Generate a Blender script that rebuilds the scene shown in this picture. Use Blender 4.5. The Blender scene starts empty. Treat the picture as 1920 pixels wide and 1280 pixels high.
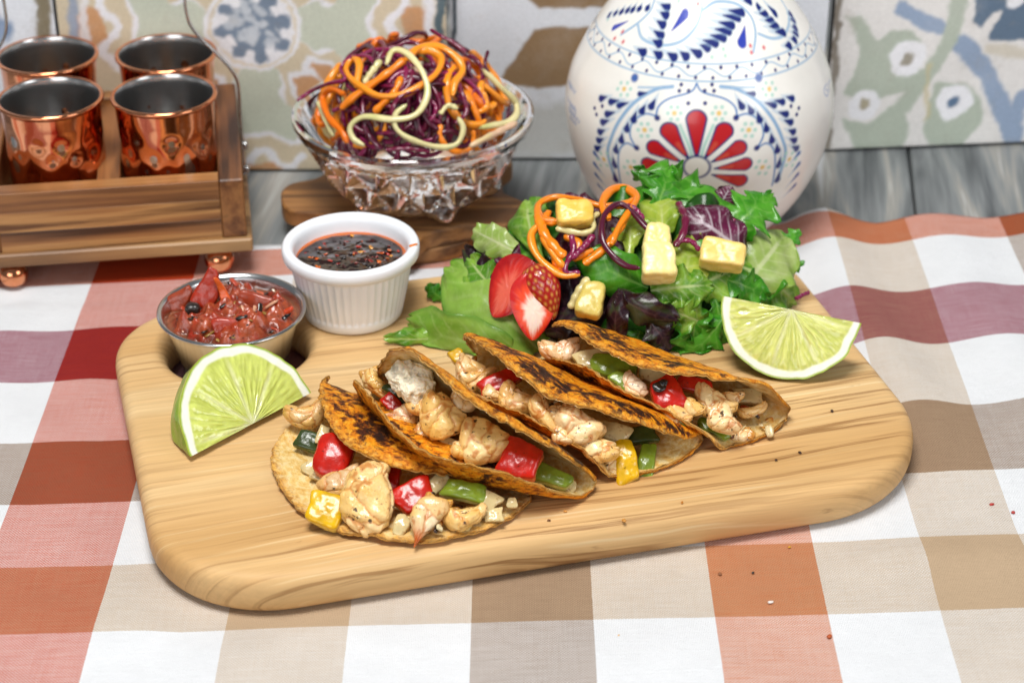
import bpy, math, random
import numpy as np
from mathutils import Vector, Matrix

# ------------------------------------------------------------------ camera, world, lights, exposure
S = 0.01                                   # the script thinks in centimetres
FPX, PITCH, DIST = 3800.0, math.radians(30.5), 108.0
CAM = np.array([0.0, -DIST*math.cos(PITCH), DIST*math.sin(PITCH)])
sc = bpy.context.scene
C = sc.collection
cd = bpy.data.cameras.new('camera'); cam = bpy.data.objects.new('camera', cd); C.objects.link(cam)
cam.location = CAM*S; cam.rotation_euler = (math.pi/2-PITCH, 0, 0)
cd.sensor_width = 36.0; cd.lens = 36.0*FPX/1920.0; cd.clip_start = 0.05; cd.clip_end = 50
cd.dof.use_dof = True; cd.dof.focus_distance = 0.94; cd.dof.aperture_fstop = 9.5
sc.camera = cam
w = bpy.data.worlds.new('World'); sc.world = w; w.use_nodes = True
w.node_tree.nodes['Background'].inputs[0].default_value = (0.93, 0.97, 1.0, 1)
w.node_tree.nodes['Background'].inputs[1].default_value = 0.18
def area(name, loc, target, size, power, col=(1, 1, 1)):
    l = bpy.data.lights.new(name, 'AREA'); l.shape = 'RECTANGLE'; l.size, l.size_y = size; l.energy = power; l.color = col
    o = bpy.data.objects.new(name, l); C.objects.link(o); o.location = loc
    o.rotation_euler = (Vector(target)-Vector(loc)).to_track_quat('-Z', 'Y').to_euler()
    return o
area('softbox_overhead', (-0.15, -0.42, 1.55), (0, 0.05, 0), (0.62, 0.5), 27, (1, 0.985, 0.96))
area('softbox_side', (1.3, -0.9, 0.9), (0, 0.05, 0.05), (0.7, 0.7), 7, (0.98, 0.99, 1.0))
area('added_front_fill', (-0.7, -1.9, 0.75), (0, 0.15, 0.06), (1.2, 0.8), 10, (0.97, 0.985, 1.0))  # added low front lamp: lifts the shadows and lightens tiles, jar and ramekin
sc.view_settings.view_transform = 'Standard'; sc.view_settings.look = 'None'
sc.view_settings.exposure = 0.0; sc.view_settings.gamma = 1.0; sc.view_settings.use_curve_mapping = False
sc.render.engine = 'CYCLES'
sc.cycles.use_denoising = True
sc.cycles.max_bounces = 12; sc.cycles.transmission_bounces = 10; sc.cycles.sample_clamp_indirect = 6.0
sc.render.film_transparent = False

# ------------------------------------------------------------------ helpers
def ray(px, py):
    a, b = (px-960)/FPX, -(py-640)/FPX
    return np.array([a, math.cos(PITCH)+b*math.sin(PITCH), -math.sin(PITCH)+b*math.cos(PITCH)])
def at(px, py, z=0.0):                      # photo point -> place at height z (cm)
    d = ray(px, py); return CAM + d*((z-CAM[2])/d[2])
def aty(px, py, y):                         # photo point -> place on the upright plane at depth y (cm)
    d = ray(px, py); return CAM + d*((y-CAM[1])/d[1])
def on_ellipsoid(px, py, c, r):             # photo point -> place on a mound
    d = ray(px, py)/r; o = (CAM-c)/r
    A, B, D = d@d, o@d, o@o-1
    q = B*B-A*D
    t = (-B-math.sqrt(q))/A if q > 0 else -B/A
    return CAM + ray(px, py)*t
def lin(c):
    if isinstance(c, str): c = [int(c[i:i+2], 16)/255 for i in (0, 2, 4)]
    return np.array([x/12.92 if x <= 0.04045 else ((x+0.055)/1.055)**2.4 for x in c])
def nrm(v):
    v = np.asarray(v, float); return v/np.linalg.norm(v)
def sstep(a, b, x):
    t = np.clip((x-a)/(b-a), 0, 1); return t*t*(3-2*t)
def _h(i, j, k, s):
    n = (i*374761393 + j*668265263 + k*2147483647 + s*1274126177) & 0xffffffff
    n = ((n ^ (n >> 13))*1274126177) & 0xffffffff
    return ((n ^ (n >> 16)) & 0xffff)/65535.0
def vnoise(P, seed=0):
    P = np.asarray(P, float); I = np.floor(P).astype(np.int64); f = P-I; f = f*f*(3-2*f); r = 0
    for a in (0, 1):
        for b in (0, 1):
            for c in (0, 1):
                wgt = (f[..., 0] if a else 1-f[..., 0])*(f[..., 1] if b else 1-f[..., 1])*(f[..., 2] if c else 1-f[..., 2])
                r = r + wgt*_h(I[..., 0]+a, I[..., 1]+b, I[..., 2]+c, seed)
    return r
def fbm(P, o=3, seed=0):
    P = np.asarray(P, float); s = 0; a = 0.5; t = 0
    for k in range(o):
        s = s+a*vnoise(P*(2**k), seed+k*17); t += a; a *= 0.5
    return s/t
def grid(nu, nv, wu=False, wv=False):       # quads over index u*nv+v
    U = np.arange(nu if wu else nu-1); Vv = np.arange(nv if wv else nv-1)
    u, v = np.meshgrid(U, Vv, indexing='ij'); u1 = (u+1) % nu; v1 = (v+1) % nv
    return np.stack([u*nv+v, u1*nv+v, u1*nv+v1, u*nv+v1], -1).reshape(-1, 4)
BASE = {}
def mesh(name, V, F, mat, parent=None, smooth=True, col=None, attr=None, base=None, uv=None, solid=None):
    V = np.asarray(V, float)
    if parent is not None: b = BASE[parent.name]
    else:
        if base is None: base = (V[:, 0].mean(), V[:, 1].mean(), V[:, 2].min())
        b = np.asarray(base, float)
    me = bpy.data.meshes.new(name)
    if isinstance(F, np.ndarray):
        nf, k = F.shape; tot = np.full(nf, k); flat = F.ravel()
    else:
        tot = np.array([len(f) for f in F]); flat = np.array([i for f in F for i in f]); nf = len(F)
    me.vertices.add(len(V)); me.vertices.foreach_set('co', ((V-b)*S).ravel())
    me.loops.add(len(flat)); me.loops.foreach_set('vertex_index', flat.astype(np.int32))
    me.polygons.add(nf); st = np.concatenate([[0], np.cumsum(tot)[:-1]])
    me.polygons.foreach_set('loop_start', st.astype(np.int32))
    me.polygons.foreach_set('use_smooth', np.full(nf, smooth))
    me.update(calc_edges=True); me.validate()
    if col is not None:
        a = me.color_attributes.new('col', 'FLOAT_COLOR', 'POINT')
        cc = np.ones((len(V), 4)); cc[:, :3] = col; a.data.foreach_set('color', cc.ravel())
    for k, v in (attr or {}).items():
        v = np.asarray(v, float)
        if v.ndim == 1:
            a = me.attributes.new(k, 'FLOAT', 'POINT'); a.data.foreach_set('value', v)
        else:
            a = me.attributes.new(k, 'FLOAT_VECTOR', 'POINT'); a.data.foreach_set('vector', v.ravel())
    me.materials.append(mat)
    o = bpy.data.objects.new(name, me); C.objects.link(o)
    if parent is not None: o.parent = parent
    else:
        o.location = b*S; BASE[o.name] = b
    if solid:
        m = o.modifiers.new('thickness', 'SOLIDIFY'); m.thickness = solid*S; m.offset = 0
    return o
def tag(o, label, cat=None, group=None, kind=None):
    if label: o['label'] = label
    if cat: o['category'] = cat
    if group: o['group'] = group
    if kind: o['kind'] = kind
    return o
def thing(name, label, cat, base, group=None):
    o = bpy.data.objects.new(name, None); C.objects.link(o); o.location = np.asarray(base, float)*S
    o.empty_display_size = 0.01; BASE[o.name] = np.asarray(base, float); tag(o, label, cat, group); return o
def lathe(prof, n=64, c=(0, 0, 0)):
    prof = np.asarray(prof, float); th = np.linspace(0, 2*np.pi, n, endpoint=False)
    V = np.stack([np.outer(prof[:, 0], np.cos(th)), np.outer(prof[:, 0], np.sin(th)), np.repeat(prof[:, 1:2], n, 1)], -1)
    return V.reshape(-1, 3)+np.asarray(c, float), grid(len(prof), n, wv=True)
def smooth_prof(pts, n=60):
    return cat_rom(np.asarray(pts, float), n)
def cat_rom(P, n):
    P = np.asarray(P, float); Q = np.vstack([2*P[0]-P[1], P, 2*P[-1]-P[-2]])
    d = np.concatenate([[0], np.cumsum(np.maximum(1e-6, np.linalg.norm(np.diff(P, axis=0), axis=1)))]); t = np.linspace(0, d[-1], n)
    i = np.clip(np.searchsorted(d, t, side='right')-1, 0, len(P)-2); f = ((t-d[i])/(d[i+1]-d[i]))[:, None]
    p0, p1, p2, p3 = Q[i], Q[i+1], Q[i+2], Q[i+3]
    return 0.5*((2*p1)+(-p0+p2)*f+(2*p0-5*p1+4*p2-p3)*f**2+(-p0+3*p1-3*p2+p3)*f**3)
def tube(path, rad, n=10, flat=1.0, square=0.0, twist=0.0, cap=True):
    P = np.asarray(path, float); N = len(P); rad = np.broadcast_to(np.asarray(rad, float), (N,))
    T = np.gradient(P, axis=0); T /= np.linalg.norm(T, axis=1)[:, None]+1e-9
    ref = np.array([0, 0, 1.0]) if abs(T[0][2]) < 0.9 else np.array([1.0, 0, 0])
    u = nrm(np.cross(T[0], ref)); V = []
    th = np.linspace(0, 2*np.pi, n, endpoint=False)
    for i in range(N):
        u = u-T[i]*(u@T[i]); u /= np.linalg.norm(u)+1e-9; v = np.cross(T[i], u); a = th+twist*i/N
        ca, sa = np.cos(th), np.sin(th)
        if square: q = (np.abs(ca)**square+np.abs(sa)**square)**(-1/square); ca, sa = ca*q, sa*q
        c2, s2 = math.cos(twist*i/N), math.sin(twist*i/N); uu, vv = u*c2+v*s2, v*c2-u*s2
        V.append(P[i]+rad[i]*(np.outer(ca, uu)+np.outer(sa*flat, vv)))
    V = np.concatenate(V); F = [tuple(f) for f in grid(N, n, wv=True)]
    if cap:
        F.append(tuple(range(n))[::-1]); F.append(tuple(range((N-1)*n, N*n)))
    return V, F
_cs = {}
def cubesphere(n):
    if n in _cs: return _cs[n]
    g = np.tan(np.linspace(-1, 1, n+1)*math.pi/4); vs, fs, off = [], [], 0
    a, b = np.meshgrid(g, g, indexing='ij'); o = np.ones_like(a); q = grid(n+1, n+1)
    for f in ((o, a, b), (-o, b, a), (b, o, a), (a, -o, b), (a, b, o), (b, a, -o)):
        vs.append(np.stack(f, -1).reshape(-1, 3)); fs.append(q+off); off += (n+1)**2
    V = np.concatenate(vs); V /= np.linalg.norm(V, axis=1)[:, None]; F = np.concatenate(fs)
    key = np.round(V*1e5).astype(np.int64); _, idx, inv = np.unique(key, axis=0, return_index=True, return_inverse=True)
    _cs[n] = (V[idx], inv.ravel()[F]); return _cs[n]
def rot(ax, ay, az):
    return np.array(Matrix.Rotation(az, 3, 'Z') @ Matrix.Rotation(ay, 3, 'Y') @ Matrix.Rotation(ax, 3, 'X'))
def frame(x, zhint):                         # columns: x dir, y, z
    x = nrm(x); y = nrm(np.cross(zhint, x)); z = np.cross(x, y); return np.stack([x, y, z], 1)
TOCAM = nrm(CAM)
def rbox_local(n, half, k, amp, seed, freq=1.2):
    D, F = cubesphere(n); q = (np.abs(D)**k).sum(1)**(-1/k); L = D*q[:, None]*np.asarray(half, float)
    if amp: L = L + D*((fbm(L*freq+seed*7.3, 3, seed)-0.5)*2*amp)[:, None]
    return L, F, D
def box(c, half, R=None, bev=0.06):          # bevelled box
    h = np.asarray(half, float); b = min(bev, min(h)*0.45); V = []
    for sx in (-1, 1):
        for sy in (-1, 1):
            for sz in (-1, 1):
                s = np.array([sx, sy, sz])
                for ax in range(3):
                    p = s*(h-b); p[ax] = s[ax]*h[ax]; V.append(p)
    V = np.array(V); idx = lambda sx, sy, sz, ax: ((sx > 0)*4+(sy > 0)*2+(sz > 0))*3+ax
    F = []
    for ax in range(3):
        o1, o2 = (ax+1) % 3, (ax+2) % 3
        for s in (-1, 1):
            q = []
            for a, bb in ((-1, -1), (1, -1), (1, 1), (-1, 1)):
                t = [0, 0, 0]; t[ax] = s; t[o1] = a; t[o2] = bb; q.append(idx(*t, ax))
            F.append(tuple(q if s > 0 else q[::-1]))
        for a in (-1, 1):                    # edges along axis ax
            for bb in (-1, 1):
                t = [0, 0, 0]; t[o1] = a; t[o2] = bb; t0 = t[:]; t0[ax] = -1; t1 = t[:]; t1[ax] = 1
                q = [idx(*t0, o1), idx(*t1, o1), idx(*t1, o2), idx(*t0, o2)]
                F.append(tuple(q if a*bb < 0 else q[::-1]))
    for sx in (-1, 1):
        for sy in (-1, 1):
            for sz in (-1, 1):
                q = [idx(sx, sy, sz, a) for a in range(3)]
                F.append(tuple(q if sx*sy*sz > 0 else q[::-1]))
    if R is not None: V = V@np.asarray(R).T
    return V+np.asarray(c, float), F

class Canvas:                                # flat print / painted glaze: colours laid on a surface in the surface's own coordinates
    def __init__(s, U, V, base):
        s.U, s.V = U, V; s.col = np.ones(U.shape+(3,))*np.asarray(base)
    def _put(s, sel, d, c, soft, a=1.0):
        m = sstep(soft, -soft, d)*a; s.col[sel] = s.col[sel]*(1-m[:, None])+np.asarray(c)*m[:, None]
    def _sel(s, P, pad):
        P = np.asarray(P); lo, hi = P.min(0)-pad, P.max(0)+pad
        return np.nonzero((s.U > lo[0]) & (s.U < hi[0]) & (s.V > lo[1]) & (s.V < hi[1]))
    def line(s, P, wd, c, soft=0.05, a=1.0, n=0, taper=None):
        P = np.asarray(P, float)
        if n: P = cat_rom(P, n)
        sel = s._sel(P, wd+soft); u, v = s.U[sel], s.V[sel]; best = np.full(u.shape, 9e9)
        N = len(P)-1
        for i in range(N):
            d = P[i+1]-P[i]; L = d@d+1e-12; t = np.clip(((u-P[i][0])*d[0]+(v-P[i][1])*d[1])/L, 0, 1)
            ww = wd if taper is None else wd*(taper[0]+(taper[1]-taper[0])*(i+t)/N)
            best = np.minimum(best, np.hypot(u-P[i][0]-t*d[0], v-P[i][1]-t*d[1])-ww)
        s._put(sel, best, c, soft, a)
    def drop(s, p, q, r, c, soft=0.05, a=1.0):   # tail p -> round head q
        s.line([p, q], r, c, soft, a, taper=(0.12, 1.0))
    def dot(s, p, r, c, soft=0.05, a=1.0, asp=1.0):
        sel = s._sel([p], r*max(1, asp)+soft); d = np.hypot(s.U[sel]-p[0], (s.V[sel]-p[1])/asp)-r; s._put(sel, d, c, soft, a)
    def ring(s, p, r, wd, c, soft=0.05, a=1.0):
        sel = s._sel([p], r+wd+soft); d = np.abs(np.hypot(s.U[sel]-p[0], s.V[sel]-p[1])-r)-wd; s._put(sel, d, c, soft, a)
    def poly(s, P, c, soft=0.06, a=1.0, wob=0.0, n=0):
        P = np.asarray(P, float)
        if n: P = cat_rom(np.vstack([P, P[:1]]), n)[:-1]
        sel = s._sel(P, soft+wob); u, v = s.U[sel].copy(), s.V[sel].copy()
        if wob:
            q = np.stack([u*1.5, v*1.5, 0*u], -1); u = u+(fbm(q, 2, 3)-.5)*2*wob; v = v+(fbm(q+50, 2, 5)-.5)*2*wob
        d = np.full(u.shape, 9e9); ins = np.zeros(u.shape, bool)
        for i in range(len(P)):
            a0, b0 = P[i], P[(i+1) % len(P)]; e = b0-a0; t = np.clip(((u-a0[0])*e[0]+(v-a0[1])*e[1])/(e@e+1e-12), 0, 1)
            d = np.minimum(d, np.hypot(u-a0[0]-t*e[0], v-a0[1]-t*e[1]))
            cr = ((a0[1] > v) != (b0[1] > v)) & (u < (b0[0]-a0[0])*(v-a0[1])/(b0[1]-a0[1]+1e-12)+a0[0]); ins ^= cr
        s._put(sel, np.where(ins, -d, d), c, soft, a)

# ------------------------------------------------------------------ materials
class NT:
    def __init__(s, name):
        s.m = bpy.data.materials.new(name); s.m.use_nodes = True; s.t = s.m.node_tree; s.n = s.t.nodes; s.n.clear()
        s.out = s.n.new('ShaderNodeOutputMaterial'); s.p = s.n.new('ShaderNodeBsdfPrincipled'); s.l(s.p.outputs[0], s.out.inputs[0])
    def l(s, a, b): s.t.links.new(a, b)
    def node(s, ty, ins=None, **kw):
        n = s.n.new(ty)
        for k, v in kw.items(): setattr(n, k, v)
        for k, v in (ins or {}).items():
            if isinstance(v, bpy.types.NodeSocket): s.l(v, n.inputs[k])
            else: n.inputs[k].default_value = v
        return n
    def attr(s, name, vec=False):
        n = s.node('ShaderNodeAttribute', attribute_name=name); return n.outputs['Vector' if vec == 1 else ('Color' if vec == 0 else 'Fac')]
    def obj(s): return s.node('ShaderNodeTexCoord').outputs['Object']
    def map(s, v, scale=(1, 1, 1), loc=(0, 0, 0), r=(0, 0, 0)):
        return s.node('ShaderNodeMapping', {'Vector': v, 'Scale': scale, 'Location': loc, 'Rotation': r}).outputs[0]
    def noise(s, v, scale, det=4, rough=0.55, dist=0.0, out='Fac'):
        return s.node('ShaderNodeTexNoise', {'Vector': v, 'Scale': scale, 'Detail': det, 'Roughness': rough, 'Distortion': dist}).outputs[out]
    def math(s, op, a, b=0.0, c=None):
        n = s.n.new('ShaderNodeMath'); n.operation = op
        for i, x in enumerate((a, b) if c is None else (a, b, c)):
            if isinstance(x, bpy.types.NodeSocket): s.l(x, n.inputs[i])
            else: n.inputs[i].default_value = x
        return n.outputs[0]
    def ramp(s, f, stops, interp='LINEAR'):
        n = s.node('ShaderNodeValToRGB', {'Fac': f}); r = n.color_ramp; r.interpolation = interp
        while len(r.elements) < len(stops): r.elements.new(0.5)
        for e, (p, c) in zip(r.elements, stops):
            e.position = p; c = (c, c, c) if np.isscalar(c) else c; e.color = (*[float(x) for x in c], 1)
        return n.outputs['Color']
    def mix(s, f, a, b, mode='MIX'):
        n = s.n.new('ShaderNodeMix'); n.data_type = 'RGBA'; n.blend_type = mode; n.clamp_factor = True
        for i, x in ((0, f), (6, a), (7, b)):
            if isinstance(x, bpy.types.NodeSocket): s.l(x, n.inputs[i])
            elif i == 0: n.inputs[0].default_value = x
            else: n.inputs[i].default_value = (*[float(q) for q in x], 1)
        return n.outputs[2]
    def bump(s, h, strength=0.3, dist=0.001):
        s.l(s.node('ShaderNodeBump', {'Height': h, 'Strength': strength, 'Distance': dist}).outputs[0], s.p.inputs['Normal'])
    def set(s, **kw):
        names = dict(col='Base Color', rough='Roughness', metal='Metallic', spec='Specular IOR Level', coat='Coat Weight', coatr='Coat Roughness', trans='Transmission Weight',
                     ior='IOR', sss='Subsurface Weight', sssr='Subsurface Radius', ssss='Subsurface Scale', sheen='Sheen Weight', alpha='Alpha')
        for k, v in kw.items():
            i = s.p.inputs[names[k]]
            if isinstance(v, bpy.types.NodeSocket): s.l(v, i)
            elif k == 'col': i.default_value = (*[float(q) for q in v], 1)
            elif k == 'sssr': i.default_value = v
            else: i.default_value = v
        return s.m
MAT = {}
def painted(name, rough=0.4, var=0.15, vs=300, bump=0.0, bs=600, bd=0.0006, spec=0.5, coat=0.0, sss=0.0, speck=None, transl=0.0, sheen=0.0, sssr=(1.0, 0.6, 0.35)):
    """the surface's own colour attribute, broken up by noise"""
    if name in MAT: return MAT[name]
    t = NT(name); ob = t.obj(); c = t.attr('col', 0)
    nz = t.noise(ob, vs, 5)
    v = t.ramp(nz, [(0.25, 1-var), (0.75, 1+var*0.6)])
    c = t.mix(1.0, c, v, 'MULTIPLY')
    if speck:
        scol, sscale, lo, hi = speck
        f = t.ramp(t.noise(ob, sscale, 6, 0.65), [(lo, 0.0), (hi, 1.0)]); c = t.mix(f, c, scol)
    t.set(col=c, rough=rough, spec=spec, coat=coat, coatr=0.08)
    if sss: t.set(sss=sss, ssss=0.004, sssr=sssr)
    if sheen: t.set(sheen=sheen)
    if bump: t.bump(t.noise(ob, bs, 5), bump, bd)
    if transl:
        tr = t.node('ShaderNodeBsdfTranslucent', {'Color': c}); mx = t.node('ShaderNodeMixShader', {0: transl})
        t.l(t.p.outputs[0], mx.inputs[1]); t.l(tr.outputs[0], mx.inputs[2]); t.l(mx.outputs[0], t.out.inputs[0])
    MAT[name] = t.m; return t.m
def plain(name, col, rough=0.4, metal=0.0, var=0.08, vs=200, bump=0.0, bs=300, bd=0.0005, **kw):
    if name in MAT: return MAT[name]
    t = NT(name); ob = t.obj()
    c = t.mix(1.0, lin(col) if isinstance(col, str) else col, t.ramp(t.noise(ob, vs, 5), [(0.3, 1-var), (0.7, 1+var*0.5)]), 'MULTIPLY')
    t.set(col=c, rough=rough, metal=metal, **kw)
    if bump: t.bump(t.noise(ob, bs, 4), bump, bd)
    MAT[name] = t.m; return t.m
# ------------------------------------------------------------------ table of weathered grey planks
def wood_mat(name, cols, along=(1, 0, 0), ring=14.0, fibre=160.0, rough=0.5, bump=0.25, dist=0.5, coat=0.0, warp=0.02):
    """grain runs along the object's own axis `along` (0=x,1=y,2=z)"""
    t = NT(name); ob = t.node('ShaderNodeTexCoord').outputs['Object']
    inf = t.node('ShaderNodeObjectInfo').outputs['Random']
    off = t.node('ShaderNodeCombineXYZ', {0: t.math('MULTIPLY', inf, 3.7), 1: t.math('MULTIPLY', inf, 5.1), 2: t.math('MULTIPLY', inf, 2.3)}).outputs[0]
    ob = t.node('ShaderNodeVectorMath', {0: ob, 1: off}, operation='ADD').outputs[0]
    sq = [1.0, 1.0, 1.0]; sq[along] = 0.10
    sf = [1.0, 1.0, 1.0]; sf[along] = 0.03
    wv = t.noise(t.map(ob, sq), 9, 2, 0.5, 0.0, 'Color')
    p = t.node('ShaderNodeVectorMath', {0: t.map(ob, sq), 1: t.node('ShaderNodeVectorMath', {0: wv, 'Scale': warp*4}, operation='SCALE').outputs[0]}, operation='ADD').outputs[0]
    rings = t.noise(p, ring, 3, 0.6, dist)
    fib = t.noise(t.map(ob, sf), fibre, 5, 0.7)
    f = t.math('ADD', t.math('MULTIPLY', rings, 0.75), t.math('MULTIPLY', fib, 0.25))
    c = t.ramp(f, cols)
    t.set(col=c, rough=rough, coat=coat, coatr=0.25); t.bump(f, bump, 0.0008)
    MAT[name] = t.m; return t.m
grey_wood = wood_mat('weathered_grey_wood', [(0.34, lin('34373a')), (0.43, lin('5f6365')), (0.52, lin('7b7f80')), (0.59, lin('94928c')), (0.66, lin('bcbec0'))], along=1, ring=44, fibre=240, rough=0.6, bump=0.5)
table = bpy.data.objects.new('table_top', None); C.objects.link(table); BASE['table_top'] = np.zeros(3); table['kind'] = 'structure'
table['label'] = 'table of weathered grey planks under the checked cloth'
random.seed(4)
Rz = rot(0, 0, math.radians(-7))
for i in range(-8, 9):
    hw = 4.35
    V, F = box((0, 0, 0), (hw, 46, 1.1), None, 0.12)
    o = mesh('plank', V+np.array([0, 0, 0]), F, grey_wood, base=(0, 0, 0), smooth=False)
    o.parent = table; c = Rz@np.array([i*8.85, 3, 0]); o.location = np.array([c[0], c[1], -1.35+random.uniform(-.04, .04)])*S; o.rotation_euler = (0, 0, math.radians(-7))

# ------------------------------------------------------------------ checked cloth
def cloth_edge(X): return np.interp(X, [-60, -30, -16, -5, 8, 15, 18.6, 21.5, 24, 31, 60], [10.6, 10.6, 11.0, 11.2, 12.2, 13.6, 14.4, 13.6, 14.0, 14.2, 14.4])
def cloth_z(X, Y):
    def ridge(pts, wd, h):
        ys = [p[1] for p in pts][::-1]; xs = [p[0] for p in pts][::-1]
        xc = np.interp(Y, ys, xs); return h*np.exp(-((X-xc)/wd)**2)
    far = sstep(-12, 2, Y)
    z = ridge([(18.2, 15), (18.7, 4), (20.4, -5), (21, -14)], 1.9, 0.75)*sstep(-14, -3, Y)
    z = z + ridge([(24.8, 15), (25.5, 5), (27, -6), (28, -14)], 2.6, 0.55)*sstep(-16, -4, Y)
    z = z + ridge([(31, 15), (32, -20)], 2.2, 0.5)
    z = z + 0.35*np.exp(-((X-11-0.12*Y)/1.6)**2)*sstep(6, 12, Y)
    z = z + ridge([(-22, 12), (-21.6, 0), (-22.5, -12)], 2.2, 0.16)*sstep(-16, 0, Y)
    z = z + ridge([(-27, 12), (-27.5, -20)], 2.0, 0.22)
    z = z + 0.30*np.exp(-((Y+19.5-0.05*(X-18))/1.5)**2)*sstep(12, 19, X)
    z = z + 0.12*np.exp(-((Y+26+0.1*X)/2.2)**2)
    P = np.stack([X*0.16, Y*0.11, 0*X], -1)
    z = z + (fbm(P, 3, 11)-0.5)*0.28
    # flat where the board and the crate press on it
    bu = X*0.966+Y*0.259; bv = -X*0.259+Y*0.966
    q = np.maximum(np.abs(bu+2.3)-17.6, np.abs(bv+8.05)-11.9); m = sstep(-0.3, 2.2, q)
    q2 = np.maximum(np.abs(X+22.5)-9, np.abs(Y-11)-6.5); m = m*sstep(0, 1.5, q2)
    q3 = np.hypot(X-10.7, Y-14.3)-4.5; m = m*sstep(0, 2, q3)
    q4 = np.hypot(X+6.2, Y-14.2)-6; m = m*sstep(0, 2, q4)
    return np.maximum(z, -0.02)*m
nx, ny = 330, 230
xs = np.linspace(-48, 48, nx); vv = np.linspace(0, 1, ny)
X = np.repeat(xs[:, None], ny, 1); Y = -46+(cloth_edge(X)+46)*vv[None, :]
Z = cloth_z(X, Y)
k = 2.0+0.07*np.maximum(Y+23, -8)*1.0
VV = Y - k*np.clip((X+24)/44, -0.3, 1.5)
def cloth_mat():
    t = NT('checked_cloth'); uv = t.attr('cloth_uv', 1)
    sep = t.node('ShaderNodeSeparateXYZ', {0: uv}); u, v = sep.outputs[0], sep.outputs[1]
    wob = t.math('MULTIPLY', t.math('SUBTRACT', t.noise(uv, 9.0, 3), 0.5), 0.06)
    un = t.math('DIVIDE', t.math('ADD', t.math('ADD', u, wob), 45.0), 90.0); vn = t.math('DIVIDE', t.math('ADD', t.math('ADD', v, wob), 45.0), 90.0)
    W_, RED, TAN, BRN, RST = lin('eef0f3'), lin('bc381c'), lin('c4aa8c'), lin('856a55'), lin('c65a2a')
    MAR, ORG = lin('7a2436'), lin('bd4c26')
    ce = [(-45, W_), (-40, TAN), (-34.6, W_), (-29.2, BRN), (-29.1, W_), (-23.8, RED), (-18.1, W_), (-12.6, TAN), (-7.15, W_), (-1.88, BRN), (3.21, W_), (8.52, RST), (13.65, W_), (18.6, TAN), (23.2, W_), (28.6, BRN), (34, W_), (39, RED)]
    re = [(-45, W_), (-42, BRN), (-36.5, W_), (-31, TAN), (-30.9, W_), (-25.3, TAN), (-20.2, W_), (-15.2, BRN), (-9.9, W_), (-4.4, MAR), (0.73, W_), (6.05, ORG), (9.2, W_)]
    cw = t.ramp(un, [((p+45)/90, c) for p, c in ce], 'CONSTANT'); cf = t.ramp(vn, [((p+45)/90, c) for p, c in re], 'CONSTANT')
    # slubby yarn: streaks along each thread direction
    s1 = t.noise(t.map(uv, (0.5, 9, 1)), 1.0, 5, 0.7); s2 = t.noise(t.map(uv, (9, 0.35, 1)), 1.0, 5, 0.7)
    F = 2*math.pi/0.15
    a = t.math('SINE', t.math('MULTIPLY', u, F)); b = t.math('SINE', t.math('MULTIPLY', v, F))
    wv = t.math('MULTIPLY', a, b)
    f = t.math('ADD', t.math('MULTIPLY', wv, 0.5), t.math('ADD', 0.5, t.math('ADD', t.math('MULTIPLY', t.math('SUBTRACT', s1, 0.5), 1.0), t.math('MULTIPLY', t.math('SUBTRACT', s2, 0.5), -0.5))))
    f = t.math('ADD', f, 0.09); geo = t.node('ShaderNodeGamma', {'Color': t.mix(1.0, cw, cf, 'MULTIPLY'), 'Gamma': 0.5}).outputs[0]
    c = t.mix(0.5, t.mix(f, cw, cf), geo)
    c = t.mix(1.0, c, t.ramp(t.math('ABSOLUTE', wv), [(0.0, 0.84), (0.6, 1.0)]), 'MULTIPLY')
    c = t.mix(1.0, c, t.ramp(t.noise(uv, 0.25, 3), [(0.3, 0.93), (0.7, 1.0)]), 'MULTIPLY')
    t.set(col=c, rough=0.9, spec=0.08)
    h = t.math('ADD', t.math('MULTIPLY', t.math('ABSOLUTE', wv), -0.5), t.math('ADD', t.math('MULTIPLY', s1, 0.8), t.math('MULTIPLY', t.noise(uv, 1.3, 4), 2.0)))
    t.bump(h, 0.6, 0.0009); return t.m
cl = mesh('tablecloth', np.stack([X, Y, Z-0.05], -1).reshape(-1, 3), grid(nx, ny), cloth_mat(), attr={'cloth_uv': np.stack([X, VV, 0*X], -1).reshape(-1, 3)}, base=(0, 0, 0), solid=0.09)
tag(cl, 'checked linen cloth in rust, maroon, tan and white under the board', 'tablecloth')

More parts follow.
